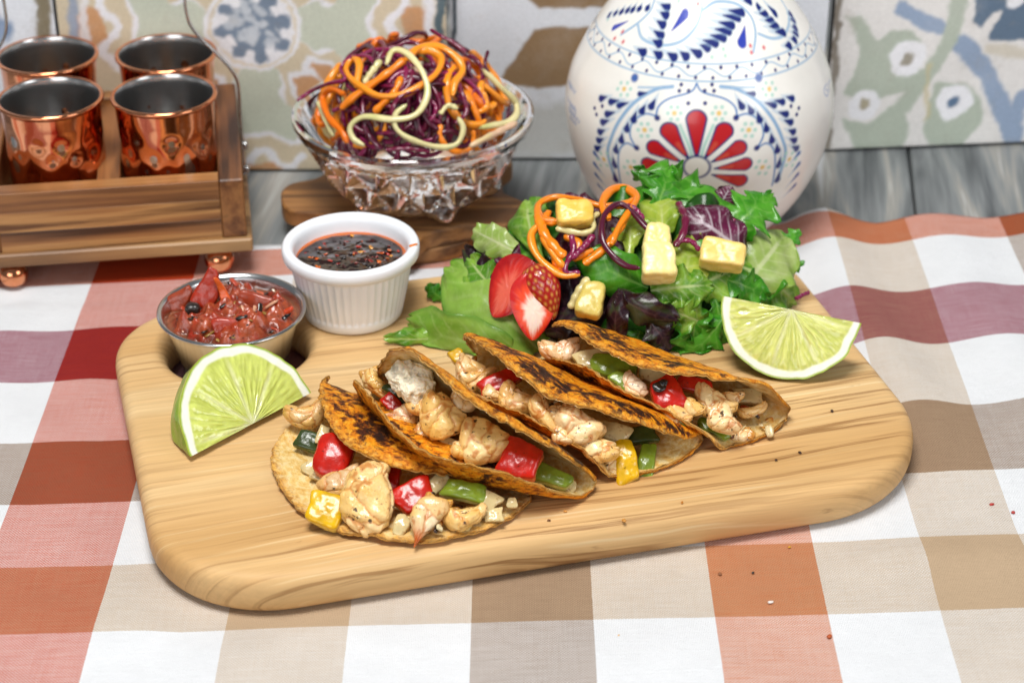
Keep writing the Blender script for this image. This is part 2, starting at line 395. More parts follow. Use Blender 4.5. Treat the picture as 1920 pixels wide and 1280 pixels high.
# ------------------------------------------------------------------ printed tiles standing behind
tile_face = None
def tile_mat():
    t = NT('printed_tile_face'); ob = t.obj(); c = t.attr('col', 0)
    n1 = t.noise(ob, 18, 6, 0.65); n2 = t.noise(ob, 700, 3, 0.6); n3 = t.noise(ob, 60, 5, 0.7)
    c = t.mix(t.ramp(n1, [(0.52, 0.0), (0.80, 0.22)]), c, lin('e4e2de'))
    c = t.mix(t.ramp(n3, [(0.56, 0.0), (0.78, 0.35)]), c, lin('a89f92'))
    c = t.mix(1.0, c, t.ramp(n2, [(0.3, 0.90), (0.7, 1.05)]), 'MULTIPLY')
    t.set(col=c, rough=0.65, spec=0.3); t.bump(n2, 0.1, 0.0003); return t.m
tile_face = tile_mat(); tile_side = plain('tile_edge_clay', '4a4642', 0.8, var=0.2, bump=0.2)
def tile(label, x0, y0, dx, dy, L, H, base, draw, seed):
    d = np.array([dx, dy, 0]); d = nrm(d); nrmv = np.array([d[1], -d[0], 0])
    if nrmv[1] > 0: nrmv = -nrmv
    o0 = np.array([x0, y0, 0.0])
    step = 0.11; nu, nv = int(L/step), int(H/step)
    U, V = np.meshgrid(np.linspace(0, L, nu), np.linspace(0, H, nv), indexing='ij')
    def P(px, py):                            # photo point -> tile coordinates
        r = ray(px, py); t_ = ((o0-CAM)@nrmv)/(r@nrmv); q = CAM+r*t_-o0; return (q@d, q[2])
    wu = (fbm(np.stack([U*0.9, V*0.9, 0*U+seed], -1), 2, seed)-.5)*0.5; wv = (fbm(np.stack([U*0.9, V*0.9, 0*U+seed+9], -1), 2, seed+3)-.5)*0.5
    wu = wu+(fbm(np.stack([U*3.2, V*3.2, 0*U+seed+20], -1), 2, seed+6)-.5)*0.22; wv = wv+(fbm(np.stack([U*3.2, V*3.2, 0*U+seed+40], -1), 2, seed+8)-.5)*0.22
    wk = 0.35 if draw is draw_oct else 1.0; cv = Canvas(U+wu*wk, V+wv*wk, base); draw(cv, P, L, H)
    g = (fbm(np.stack([U*0.35, V*0.35, 0*U+seed], -1), 3, seed+5)-.5)*0.16
    col = np.clip(cv.col*(1+g[..., None]), 0, 1)
    t = thing('ceramic_tile', label, 'tile', o0+d*L/2-nrmv*0.4, 'printed tiles standing in a row at the back')
    W = o0+U[..., None]*d+V[..., None]*np.array([0, 0, 1.0])+nrmv*(-0.02*sstep(0.25, 0, np.minimum(np.minimum(U, L-U), np.minimum(V, H-V))))[..., None]
    F = grid(nu, nv)[:, ::-1] if True else grid(nu, nv)
    mesh('printed_face', W.reshape(-1, 3), F[:, ::-1], tile_face, t, col=col.reshape(-1, 3))
    R = np.stack([d, -nrmv, [0, 0, 1]], 1)
    Vb, Fb = box(o0+d*L/2-nrmv*0.44+np.array([0, 0, H/2]), (L/2, 0.4, H/2), R, 0.06); mesh('tile_body', Vb, Fb, tile_side, t, smooth=False)
WHT, KHA, SAGE, BRW, BLU, DBL, CRM, OLV = lin('f0f1f6'), lin('d8cbb0'), lin('ccd3c2'), lin('d2a074'), lin('93a6c4'), lin('5c6f86'), lin('e2d8c4'), lin('857c66')
def draw_med(cv, P, L, H):
    cx, cy = P(475, 50)
    p = lambda r, a: (cx+r*math.cos(a), cy+r*math.sin(a))
    for k in range(4):
        a = k*math.pi/2; g = a+math.pi/4
        def loc(L_): return [(cx+x*math.cos(a)-y*math.sin(a), cy+x*math.sin(a)+y*math.cos(a)) for x, y in L_]
        # green arm with a white scalloped border
        arm = [(2.6, -0.9), (3.6, -1.5), (4.6, -1.3), (5.2, -2.0), (6.4, -2.6), (7.3, -2.0), (6.9, -0.6), (6.95, 0.6), (7.3, 2.0), (6.4, 2.6), (5.2, 2.0), (4.6, 1.3), (3.6, 1.5), (2.6, 0.9)]
        q = loc(arm); big = loc([(x*1.03+0.12, y*1.18) for x, y in arm])
        # brown leaves beside the arm on the diagonal
        for sg in (1, -1):
            lf = [(3.4, 2.3*sg), (4.5, 2.5*sg), (4.9, 3.3*sg), (6.3, 3.6*sg), (5.5, 4.4*sg), (4.5, 4.7*sg), (4.2, 3.9*sg), (3.2, 3.6*sg)]
            cv.poly(loc([((x-4.4)*1.3+4.4, (y-3.5*sg)*1.3+3.5*sg) for x, y in lf]), WHT, 0.12, n=60); cv.poly(loc(lf), BRW, 0.10, n=60)
        cv.poly(big, WHT, 0.12, n=90); cv.poly(q, SAGE, 0.10, n=90)
        cv.line(loc([(8.4, -2.6), (9.2, -1.4), (8.3, -0.3), (8.2, 0.3), (9.2, 1.4), (8.4, 2.6)]), 0.28, WHT, 0.12, n=40)
        cv.poly(loc([(9.0, -0.9), (10.2, -1.2), (10.6, 0), (10.2, 1.2), (9.0, 0.9)]), BRW, 0.12, n=40)
        cr = loc([(8.0, 5.6), (9.4, 5.8), (9.8, 7.2), (8.9, 8.4), (7.6, 8.0), (7.4, 6.8)]); cv.line(cr, 0.33, WHT, 0.12, n=60)
        cv.poly(loc([(6.2, 6.0), (7.4, 6.6), (7.0, 7.6), (5.8, 7.2)]), BRW, 0.15, n=40)
    cv.dot((cx, cy), 2.9, WHT, 0.12); cv.dot((cx, cy), 2.65, CRM, 0.1); cv.dot((cx, cy), 2.45, WHT, 0.1)
    cv.dot((cx, cy), 1.95, lin('7c8ca0'), 0.1)
    for k in range(8):
        a = k*math.pi/4+0.2
        cv.dot(p(1.95, a), 0.42, lin('7c8ca0'), 0.12); cv.dot(p(1.75, a+math.pi/8), 0.32, WHT, 0.12); cv.line([p(1.9, a+math.pi/8), p(2.4, a+math.pi/8)], 0.13, WHT, 0.1)
    rr = random.Random(3)
    for k in range(44):
        cv.dot(p(rr.uniform(0.2, 1.5), rr.uniform(0, 6.28)), rr.uniform(0.08, 0.28), lin('c9d0d8'), 0.12, 0.8)
    cv.poly([(L-0.62, 0), (L-0.12, 0), (L-0.12, H), (L-0.62, H)], lin('5d7078'), 0.06); cv.line([(L-1.0, 0), (L-1.0, H)], 0.3, WHT, 0.2)
    cv.line([(0.9, 0), (0.9, H)], 0.28, BLU, 0.15, 0.8); cv.line([(1.5, 0), (1.5, H)], 0.25, WHT, 0.15, 0.8)
def draw_oct(cv, P, L, H):
    m = lambda q: (L-q[0], q[1])
    gy = P(1000, 195)[1]
    cv.poly([(0, 0), (L, 0), (L, gy), (0, gy)], lin('c6c8c6'), 0.5, wob=0.3)
    A = [P(928, 164), P(1003, 54), P(1130, 48), P(1260, 50), P(1200, 150), P(1100, 157), P(1010, 165)]
    B = [P(975, -14), P(1012, 16), P(1140, 14), P(1180, -30), P(1100, -90), P(1010, -60)]
    for q in (A, B): cv.poly(q, lin('94795a'), 0.12, wob=0.1)
    cv.poly([m(x) for x in A], lin('9c8469'), 0.12, wob=0.1); cv.poly([m(x) for x in B], lin('9c8469'), 0.12, wob=0.1)
    cv.line([(0.25, 0), (0.25, H)], 0.12, lin('46525c'), 0.05)
def draw_vine(cv, P, L, H):
    q = lambda *p: [P(1500+x*0.328, y*0.328) for x, y in p]
    b = lin('98aac4')
    cv.poly(q((560, 10), (830, 130), (800, 200), (550, 90)), b, 0.12, n=40)
    cv.line(q((930, 260), (1060, 420), (1150, 620), (1220, 820)), 0.62, b, 0.15, n=40)
    cv.line(q((1270, 560), (1230, 700), (1230, 830)), 0.5, b, 0.15, n=20)
    cv.poly(q((990, -60), (1000, 120), (1040, 150), (1090, 90), (1160, 60), (1090, 190), (1120, 240), (1290, 220), (1500, 120), (1500, -60)), lin('65798f'), 0.1, n=80)
    cv.dot(P(1500+1230*.328, 10*.328), 0.55, WHT, 0.1)
    g = lin('b6c0b2')
    cv.poly(q((260, 90), (350, 110), (440, 230), (540, 180), (650, 190), (690, 250), (600, 330), (560, 420), (690, 400), (700, 470), (600, 530), (420, 560), (250, 540), (300, 430), (330, 300), (310, 170)), g, 0.15, n=120)
    cv.line(q((915, -40), (880, 160), (800, 330), (700, 480), (560, 640), (400, 760)), 0.55, g, 0.15, n=60)
    cv.poly(q((250, 680), (420, 700), (560, 650), (620, 720), (560, 840), (350, 840), (260, 760)), g, 0.15, n=80)
    cv.poly(q((720, 600), (800, 480), (960, 480), (1040, 600), (1020, 730), (900, 820), (720, 820)), g, 0.15, n=80)
    for x, y, r, cc in ((615, 335, 1.15, 'a39d90'), (375, 600, 1.0, 'b0a892'), (885, 580, 1.2, '5f7896')):
        cv.dot(P(1500+x*.328, y*.328), r, WHT, 0.12); cv.dot(P(1500+x*.328, y*.328), r*0.32, lin(cc), 0.1)
    cv.line(q((740, 380), (730, 520), (720, 680)), 0.12, lin('cdbf8e'), 0.15, 0.7, n=30)
    cv.line(q((1100, 290), (1300, 300)), 0.35, lin('cfc6b2'), 0.2, 0.7)
    cv.line([(0.2, 0), (0.2, H)], 0.2, lin('8f877c'), 0.1)
def draw_pale(cv, P, L, H):
    cv.poly([(L-1.2, 0), (L-0.15, 0), (L-0.15, H), (L-0.8, H)], OLV, 0.15); cv.dot(P(2, 55), 0.75, lin('7f95b4'), 0.25); cv.dot(P(-60, 60), 2.2, BLU, 0.3)
tile('pale tile with a dark olive edge behind the copper cups, farthest left', -48, 21.3, 1, 0, 20.6, 21, lin('e2e7ee'), draw_pale, 1)
tile('beige tile with a blue star medallion and sage green arms', -27.15, 21.1, 1, 0, 23.2, 21, KHA, draw_med, 2)
tile('white tile with broad brown angular shapes behind the painted jar', -3.75, 22.75, 1, 0, 22.9, 21, lin('e3e7ee'), draw_oct, 3)
tile('pale tile with sage leaves and blue strokes at the far right', 19.75, 24.0, 1, 0.09, 24, 21, lin('e8e6e4'), draw_vine, 4)

# ------------------------------------------------------------------ olive wood board
def board_mat():
    t = NT('olive_wood'); ob = t.obj()
    sep = t.node('ShaderNodeSeparateXYZ', {0: ob}); u, v = sep.outputs[0], sep.outputs[1]
    wv = t.math('MULTIPLY', t.math('SUBTRACT', t.noise(t.map(ob, (3.0, 6, 3)), 1.0, 2, 0.4), 0.5), 0.035)
    wv2 = t.math('MULTIPLY', t.math('SUBTRACT', t.noise(t.map(ob, (9, 26, 6)), 1.0, 3, 0.55), 0.5), 0.007)
    vv_ = t.math('ADD', t.math('ADD', v, wv), wv2)
    z_ = t.math('MULTIPLY', sep.outputs[2], 0.55)
    vv_ = t.math('ADD', vv_, z_)
    vec = t.node('ShaderNodeCombineXYZ', {0: t.math('MULTIPLY', vv_, 1.0), 1: t.math('MULTIPLY', u, 0.02), 2: 0.37}).outputs[0]
    broad = t.noise(vec, 16, 4, 0.5); fine = t.noise(vec, 700, 3, 0.6); line = t.noise(vec, 260, 3, 0.62); where = t.noise(t.map(ob, (4, 9, 4), (3, 1, 0)), 1.0, 2, 0.5)
    fib = t.noise(t.map(ob, (14, 420, 300)), 1.0, 5, 0.7)
    c = t.ramp(broad, [(0.25, lin('bf945c')), (0.42, lin('cfa56e')), (0.55, lin('d9b37e')), (0.66, lin('e8cd9e')), (0.78, lin('d2aa74'))])
    c = t.mix(t.math('MULTIPLY', t.ramp(line, [(0.55, 0.0), (0.62, 0.85), (0.70, 0.3)]), t.ramp(where, [(0.40, 0.12), (0.60, 1.0)])), c, lin('8d6236'))
    c = t.mix(t.ramp(line, [(0.30, 0.55), (0.40, 0.0)]), c, lin('ecd5a8'))
    c = t.mix(t.ramp(fine, [(0.52, 0.0), (0.75, 0.35)]), c, lin('a87a48'))
    c = t.mix(1.0, c, t.ramp(fib, [(0.3, 0.90), (0.7, 1.06)]), 'MULTIPLY')
    c = t.mix(t.ramp(t.noise(t.map(ob, (60, 140, 140)), 1.0, 3, 0.6), [(0.72, 0.0), (0.80, 0.5)]), c, lin('7a5128'))
    t.set(col=c, rough=t.ramp(fib, [(0.3, 0.45), (0.7, 0.6)]), spec=0.25); t.bump(fib, 0.08, 0.0004); return t.m
e1 = np.array([math.cos(math.radians(15)), math.sin(math.radians(15))]); e2 = np.array([-e1[1], e1[0]])
HC = at(434, 577, 4.3)[:2]; HC = np.array([HC[0]+0.15, HC[1]])
hc = np.array([HC@e1, HC@e2])
def board_outline():
    u0, u1, v0, v1 = -20.75, 16.2, -20.2, 4.75
    P = []
    for cx, cy, r, a0 in ((u1-5.5, v1-5.5, 5.5, 0), (u0+4.6, v1-4.6, 4.6, 90), (u0+5.8, v0+5.8, 5.8, 180), (u1-6.8, v0+6.8, 6.8, 270)):
        for a in np.linspace(a0, a0+90, 25): P.append((cx+r*math.cos(math.radians(a)), cy+r*math.sin(math.radians(a))))
    return np.array(P)
OUT = board_outline()
N = 420
ang = np.linspace(0, 2*math.pi, N, endpoint=False)
def hit(a):
    d = np.array([math.cos(a), math.sin(a)]); best = 1e9
    for i in range(len(OUT)):
        p, q = OUT[i]-hc, OUT[(i+1) % len(OUT)]-hc; e = q-p; den = d[0]*e[1]-d[1]*e[0]
        if abs(den) < 1e-12: continue
        t = (p[0]*e[1]-p[1]*e[0])/den; s = (p[0]*d[1]-p[1]*d[0])/den
        if t > 0 and -1e-6 <= s <= 1+1e-6: best = min(best, t)
    return best
rad = np.array([hit(a) for a in ang]); outl = hc+np.stack([np.cos(ang), np.sin(ang)], 1)*rad[:, None]
tn = np.roll(outl, -1, 0)-np.roll(outl, 1, 0); tn /= np.linalg.norm(tn, axis=1)[:, None]; inn = np.stack([-tn[:, 1], tn[:, 0]], 1)
BT, BB = 2.1, 0.06
rings_ = []
hr = np.stack([np.cos(ang)*3.55, np.sin(ang)*3.4], 1)
def hole(g, z): rings_.append(np.c_[hc+hr*(1+g/3.5), np.full(N, z)])
def outer(ins, z): rings_.append(np.c_[outl+inn*ins, np.full(N, z)])
for g, z in ((0.35, BB), (0.1, 0.3), (0, 0.7), (0, 1.2), (0.06, 1.55), (0.22, 1.85), (0.5, 2.04), (0.8, BT)): hole(g, z)
h0 = rings_[-1]; ins0 = outl+inn*0.72
for f in np.linspace(0, 1, 40)[1:]: rings_.append(np.c_[h0[:, :2]*(1-f)+ins0*f, np.full(N, BT)])
for ins_, z_r in ((0.56, BT-0.010), (0.40, BT-0.05), (0.25, BT-0.13), (0.13, BT-0.25), (0.05, BT-0.42), (0.0, BT-0.68), (0.0, BT-1.05), (0.02, 0.75), (0.09, 0.48), (0.24, 0.24), (0.45, 0.11), (0.7, BB)): outer(ins_, z_r)
rings_.append(rings_[0])
Vb = np.stack(rings_, 0); M = len(rings_)
Vw = np.c_[Vb.reshape(-1, 3)[:, 0:1]*e1[0]+Vb.reshape(-1, 3)[:, 1:2]*e2[0], Vb.reshape(-1, 3)[:, 0:1]*e1[1]+Vb.reshape(-1, 3)[:, 1:2]*e2[1], Vb.reshape(-1, 3)[:, 2:3]]
bo = mesh('serving_board', Vb.reshape(-1, 3), grid(M, N, wv=True), board_mat(), base=(0, 0, 0))
bo.rotation_euler = (0, 0, math.radians(15))
tag(bo, 'thick rounded olive wood serving board with a hand hole, lying on the cloth', 'serving board')
# ------------------------------------------------------------------ acacia crate with copper ball feet
acacia = [wood_mat('acacia_wood', [(0.38, lin('442a16')), (0.45, lin('7d5230')), (0.50, lin('98683c')), (0.56, lin('b68652')), (0.62, lin('633f22'))], along=0, ring=30, fibre=260, rough=0.42, bump=0.15),
          wood_mat('acacia_wood_pale', [(0.38, lin('5c3f25')), (0.46, lin('8c6540')), (0.54, lin('ab8456')), (0.62, lin('6d4c2e'))], along=0, ring=26, fibre=260, rough=0.45, bump=0.15),
          wood_mat('acacia_wood_side', [(0.38, lin('351f12')), (0.45, lin('704628')), (0.54, lin('95653a')), (0.62, lin('50321c'))], along=1, ring=30, fibre=260, rough=0.45, bump=0.15),
          wood_mat('acacia_end_grain', [(0.30, lin('4a2f1c')), (0.45, lin('7b5434')), (0.58, lin('9b7047')), (0.70, lin('6d472a'))], along=2, ring=60, fibre=300, rough=0.5, bump=0.15)]
copper = None
def copper_mat():
    t = NT('hammered_copper'); ob = t.obj()
    c = t.mix(t.ramp(t.noise(ob, 60, 4), [(0.35, 0.0), (0.7, 1.0)]), (0.86, 0.37, 0.20), (0.74, 0.27, 0.12))
    t.set(col=c, metal=1.0, rough=0.11); return t.m
copper = copper_mat(); steel = plain('brushed_steel', (0.62, 0.63, 0.64), 0.2, 1.0, var=0.06, vs=90)
dark_steel = plain('cup_lining_steel', (0.58, 0.58, 0.58), 0.25, 1.0, var=0.1, vs=60)
ca = math.radians(8.5); k1 = np.array([math.cos(ca), math.sin(ca), 0]); k2 = np.array([-k1[1], k1[0], 0]); K0 = np.array([-14.8, 7.55, 0.0])
KR = np.stack([k1, k2, [0, 0, 1]], 1)
def kp(u, v, z): return K0+k1*u+k2*v+np.array([0, 0, z])
CW, CD = 14.75, 13.4
crate = thing('cup_crate', 'square acacia wood crate on copper ball feet holding four copper cups', 'crate', kp(-CW/2, CD/2, 0))
crate.rotation_euler = (0, 0, ca)
def kbox(name, u0, u1, v0, v1, z0, z1, mat, bev=0.07, lab=None):
    V, F = box((0, 0, 0), ((u1-u0)/2, (v1-v0)/2, (z1-z0)/2), None, bev)
    c = np.array([(u0+u1)/2+CW/2, (v0+v1)/2-CD/2, (z0+z1)/2])
    o = mesh(name, V, F, mat, base=(0, 0, 0), smooth=False); o.parent = crate; o.location = c*S
    if lab: o['label'] = lab
    return o
kbox('base_plate', -CW-0.25, 0.28, -0.3, CD+0.25, 1.55, 2.35, acacia[1], 0.1, 'paler overhanging base plate')
for z0, z1 in ((2.36, 3.549), (3.552, 4.749), (4.752, 5.9)):
    kbox('front_plank', -CW+1.35, -1.36, 0, 1.15, z0, z1, acacia[0], 0.012)
    kbox('back_plank', -CW+1.35, -1.36, CD-1.15, CD, z0, z1, acacia[0], 0.03)
kbox('side_panel', -1.34, 0, 0, CD, 2.36, 5.92, acacia[2], 0.08); kbox('side_panel', -CW, -CW+1.34, 0, CD, 2.36, 5.92, acacia[2], 0.08)
kbox('divider', -CW/2-0.62, -CW/2+0.62, 1.16, CD-1.16, 2.36, 5.6, acacia[2], 0.05)
for u, v in ((-1.65, 0.5), (-CW+1.7, 0.5), (-1.75, CD-1.4), (-CW+1.75, CD-1.4)):
    D_, F_ = cubesphere(10); o = mesh('ball_foot', D_*0.84*np.array([1, 1, 0.95]), F_, copper, base=(0, 0, 0)); o.parent = crate
    o.location = np.array([u+CW/2, v-CD/2, 0.79])*S
hp = [(0.12, 6.9, 2.9), (0.12, 6.9, 6.5), (0.14, 6.9, 8.6), (-0.25, 6.9, 9.6), (-1.0, 6.9, 10.6), (-2.1, 6.9, 12.0), (-2.45, 6.9, 13.2), (-2.5, 6.9, 15.5), (-3.2, 6.9, 16.3), (-CW/2, 6.9, 16.5)]
hp = hp+[(-CW-p[0], p[1], p[2]) for p in hp[::-1][1:]]
V, F = tube([np.array([p[0]+CW/2, p[1]-CD/2, p[2]]) for p in cat_rom(np.array(hp), 120)], 0.16, 10, flat=0.6)
o = mesh('handle', V, F, steel, base=(0, 0, 0)); o.parent = crate
for z in (3.2, 4.75):
    V, F = rbox_local(6, (0.16, 0.26, 0.26), 2.4, 0, 0)[:2]; o = mesh('screw', V, F, steel, base=(0, 0, 0)); o.parent = crate; o.location = np.array([0.30+CW/2, 6.9-CD/2, z])*S

def copper_cup(px, py, label, zr=9.5, R=2.93, seed=0, spin=0.0):
    c = at(px, py, zr); b = np.array([c[0], c[1], 2.37]); h = zr-b[2]
    t = thing('copper_cup', label, 'cup', b, 'hammered copper cups in the wooden crate')
    prof = smooth_prof([(0, 0.0), (2.0, 0.02), (2.4, 0.1), (2.62, 0.45), (2.70, 1.4), (2.72, 3.5), (2.72, 5.6), (2.74, 6.2), (2.78, h-0.35)], 70)
    n = 150; V, F = lathe(prof, n); r = np.hypot(V[:, 0], V[:, 1]); th = np.arctan2(V[:, 1], V[:, 0])
    rr = random.Random(seed); d = np.zeros(len(V))
    for row in range(6):                      # hammered dimples
        for k in range(11):
            a = (k+0.5*(row % 2))*2*math.pi/11+rr.uniform(-.12, .12)+spin; z = 0.9+row*0.85+rr.uniform(-.15, .15); sz = rr.uniform(0.30, 0.55)
            da = (th-a+math.pi) % (2*math.pi)-math.pi; q = ((da*2.7)**2+(V[:, 2]-z)**2)/sz**2; d -= 0.14*rr.uniform(.6, 1.2)*np.exp(-q)*(r > 2.3)
    d += (fbm(np.stack([np.cos(th)*2, np.sin(th)*2, V[:, 2]*0.7+seed], -1), 2, seed)-.5)*0.06
    V[:, 0] *= 1+d/np.maximum(r, .5); V[:, 1] *= 1+d/np.maximum(r, .5)
    mesh('cup_body', V+b, F, copper, t)
    pr = [(2.74, h-0.40)]+[(2.83+0.13*math.cos(a), h-0.14+0.13*math.sin(a)) for a in np.linspace(-1.9, 2.4, 16)]
    V, F = lathe(pr, 90); mesh('rolled_rim', V+b, F, copper, t)
    V, F = lathe(smooth_prof([(2.74, h-0.07), (2.66, h-0.4), (2.60, 5.0), (2.58, 1.5), (2.4, 0.4), (1.5, 0.25), (0, 0.25)], 40), 90)
    mesh('cup_lining', V+b, F[:, ::-1], dark_steel, t)
copper_cup(307, 174, 'hammered copper cup at the front right corner of the crate', seed=1)
copper_cup(93, 180, 'hammered copper cup at the front left of the crate', seed=2, spin=.2)
copper_cup(311, 97, 'copper cup in the back row by the steel handle', seed=3, R=2.9)
copper_cup(88, 101, 'copper cup in the back row cut by the left picture edge', seed=4)

# ------------------------------------------------------------------ wooden trivet and cut glass bowl
BC = at(774, 205, 7.3)[:2]
TC = np.array([BC[0]-0.45, BC[1]+0.35])
trv = thing('wooden_trivet', 'two layered wooden trivet with scalloped top under the glass bowl', 'trivet', (TC[0], TC[1], 0))
th = np.linspace(0, 2*math.pi, 200, endpoint=False)
def slab(name, rf, z0, z1, mat):
    rr_ = rf(th); rows = []
    for f, z in ((0, z0), (0.975, z0), (1, z0+0.07), (1, z1-0.1), (0.985, z1), (0.5, z1), (0, z1)):
        rows.append(np.c_[np.cos(th)*rr_*f, np.sin(th)*rr_*f, np.full(200, z)])
    V = np.concatenate(rows)+np.array([TC[0], TC[1], 0]); o = mesh(name, V, grid(len(rows), 200, wv=True), mat, trv, smooth=False); return o
trw = wood_mat('trivet_wood', [(0.38, lin('472c16')), (0.46, lin('7c522a')), (0.54, lin('a27240')), (0.62, lin('624022'))], along=0, ring=30, fibre=240, rough=0.5, bump=0.15)
slab('lower_disc', lambda a: 5.7+0*a, 0.0, 0.95, trw)
slab('scalloped_top', lambda a: 6.5+0.95*np.tanh(2.2*np.cos(5*(a-math.radians(-28)))), 0.96, 2.0, trw)

def glass_mat():
    t = NT('cut_glass'); t.set(col=(0.955, 0.945, 0.975), rough=0.02, trans=1.0, ior=1.48); return t.m
glass = glass_mat()
bowl = thing('glass_bowl', 'footed cut glass bowl of spiralized vegetables standing on the wooden trivet', 'bowl', (BC[0], BC[1], 2.0))
n = 240
outp = smooth_prof([(0, 2.35), (3.2, 2.3), (4.2, 2.5), (4.75, 3.1), (5.25, 4.0), (5.75, 5.0), (6.15, 5.8), (6.45, 6.25), (6.8, 6.6), (6.95, 6.95)], 80)
lip = [(6.95+0.0, 7.0), (6.93, 7.18), (6.80, 7.28), (6.62, 7.24)]
inp = smooth_prof([(6.45, 7.0), (6.1, 6.4), (5.65, 5.6), (4.9, 4.4), (4.2, 3.4), (3.0, 2.95), (0, 2.9)], 40)
prof = np.vstack([outp, lip, inp]); V, F = lathe(prof, n)
tha = np.arctan2(V[:, 1], V[:, 0]); r = np.hypot(V[:, 0], V[:, 1]); isout = np.repeat(np.arange(len(prof)) < len(outp), n)
tri = lambda x: np.abs((x % 1.0)*2-1)
a = tha/(2*math.pi)*18; b = (V[:, 2]-3.1)/1.35*0.5
dia = np.maximum(tri(a+b), tri(a-b)); dd = (dia-0.75)*0.7*sstep(2.9, 3.3, V[:, 2])*sstep(6.1, 5.7, V[:, 2])
dd += 0.30*np.maximum(0, np.cos(tha*6+0.5))**2*sstep(3.5, 2.6, V[:, 2])*(r > 2.2)*2.0
dd += 0.07*tri(a*2)*sstep(6.0, 6.2, V[:, 2])*sstep(6.7, 6.5, V[:, 2])
V[:, 2] -= np.where(isout, 0.33*np.maximum(0, np.cos(tha*6+0.5))**1.5*sstep(3.1, 2.4, V[:, 2])*(r > 1.8), 0)
sc_ = 1+np.where(isout, dd, 0)/np.maximum(r, 0.5); V[:, 0] *= sc_; V[:, 1] *= sc_
mesh('bowl_body', V+np.array([BC[0], BC[1], 0]), F, glass, bowl, smooth=False)

# ------------------------------------------------------------------ painted earthenware jar
VC = at(1310, 192, 7.5); VX, VY = VC[0], VC[1]
jp = smooth_prof([(4.0, 0.0), (4.5, 0.3), (6.1, 2.3), (7.25, 4.9), (7.68, 7.4), (7.42, 9.4), (6.75, 11.0), (6.1, 12.2), (5.2, 13.5), (4.1, 14.9), (3.0, 16.3), (2.4, 17.6), (2.5, 18.9), (3.0, 20.0), (3.1, 21.0), (2.4, 22.2), (1.0, 22.9), (0.02, 23.0)], 420)
js = np.concatenate([[0], np.cumsum(np.linalg.norm(np.diff(jp, axis=0), axis=1))])
front = math.atan2(CAM[1]-VY, CAM[0]-VX)
thv = np.concatenate([np.linspace(-1.75, 1.75, 560, endpoint=False), np.linspace(1.75, 2*math.pi-1.75, 160, endpoint=False)])
RU = 7.0
def on_jar(px, py):
    d = ray(px, py)
    for t in np.arange(88, 132, 0.02):
        p = CAM+d*t; r = math.hypot(p[0]-VX, p[1]-VY)
        if 0 <= p[2] <= 23 and r <= np.interp(p[2], jp[:, 1], jp[:, 0]): break
    a = (math.atan2(p[1]-VY, p[0]-VX)-front+math.pi) % (2*math.pi)-math.pi
    return (a*RU, float(np.interp(p[2], jp[:, 1], js)))
Ug, Vg = np.meshgrid(thv, js, indexing='ij'); Uw = ((Ug+math.pi) % (2*math.pi)-math.pi)
Uw = np.where(np.abs(Uw) > math.pi/2, Uw-np.sign(Uw)*math.pi, Uw)        # the back carries the same panel
cv = Canvas(Uw*RU, Vg, lin('f0eee8'))
NAVY, MID, SKY_, REDP, MINT, YEL = lin('1d2a72'), lin('4465a8'), lin('9dbbd6'), lin('bf1f26'), lin('a9d3c6'), lin('e6c06a')
J = lambda x, y: on_jar(1080+x/4, y/4)
Jm = lambda x, y: on_jar(1080+(1810-x)/4, y/4)
both = (J, Jm)
def jdrop(f, x0, y0, x1, y1, r, c=NAVY):
    p, q = np.array(f(x0, y0)), np.array(f(x1, y1)); cv.drop(p, q, r*1.25, SKY_, 0.10, 0.6); cv.drop(p*0.55+q*0.45, q, r, c, 0.06)
def jline(f, pts, wd=0.055, c=MID, n=30): cv.line([f(*p) for p in pts], wd, c, 0.06, n=n)
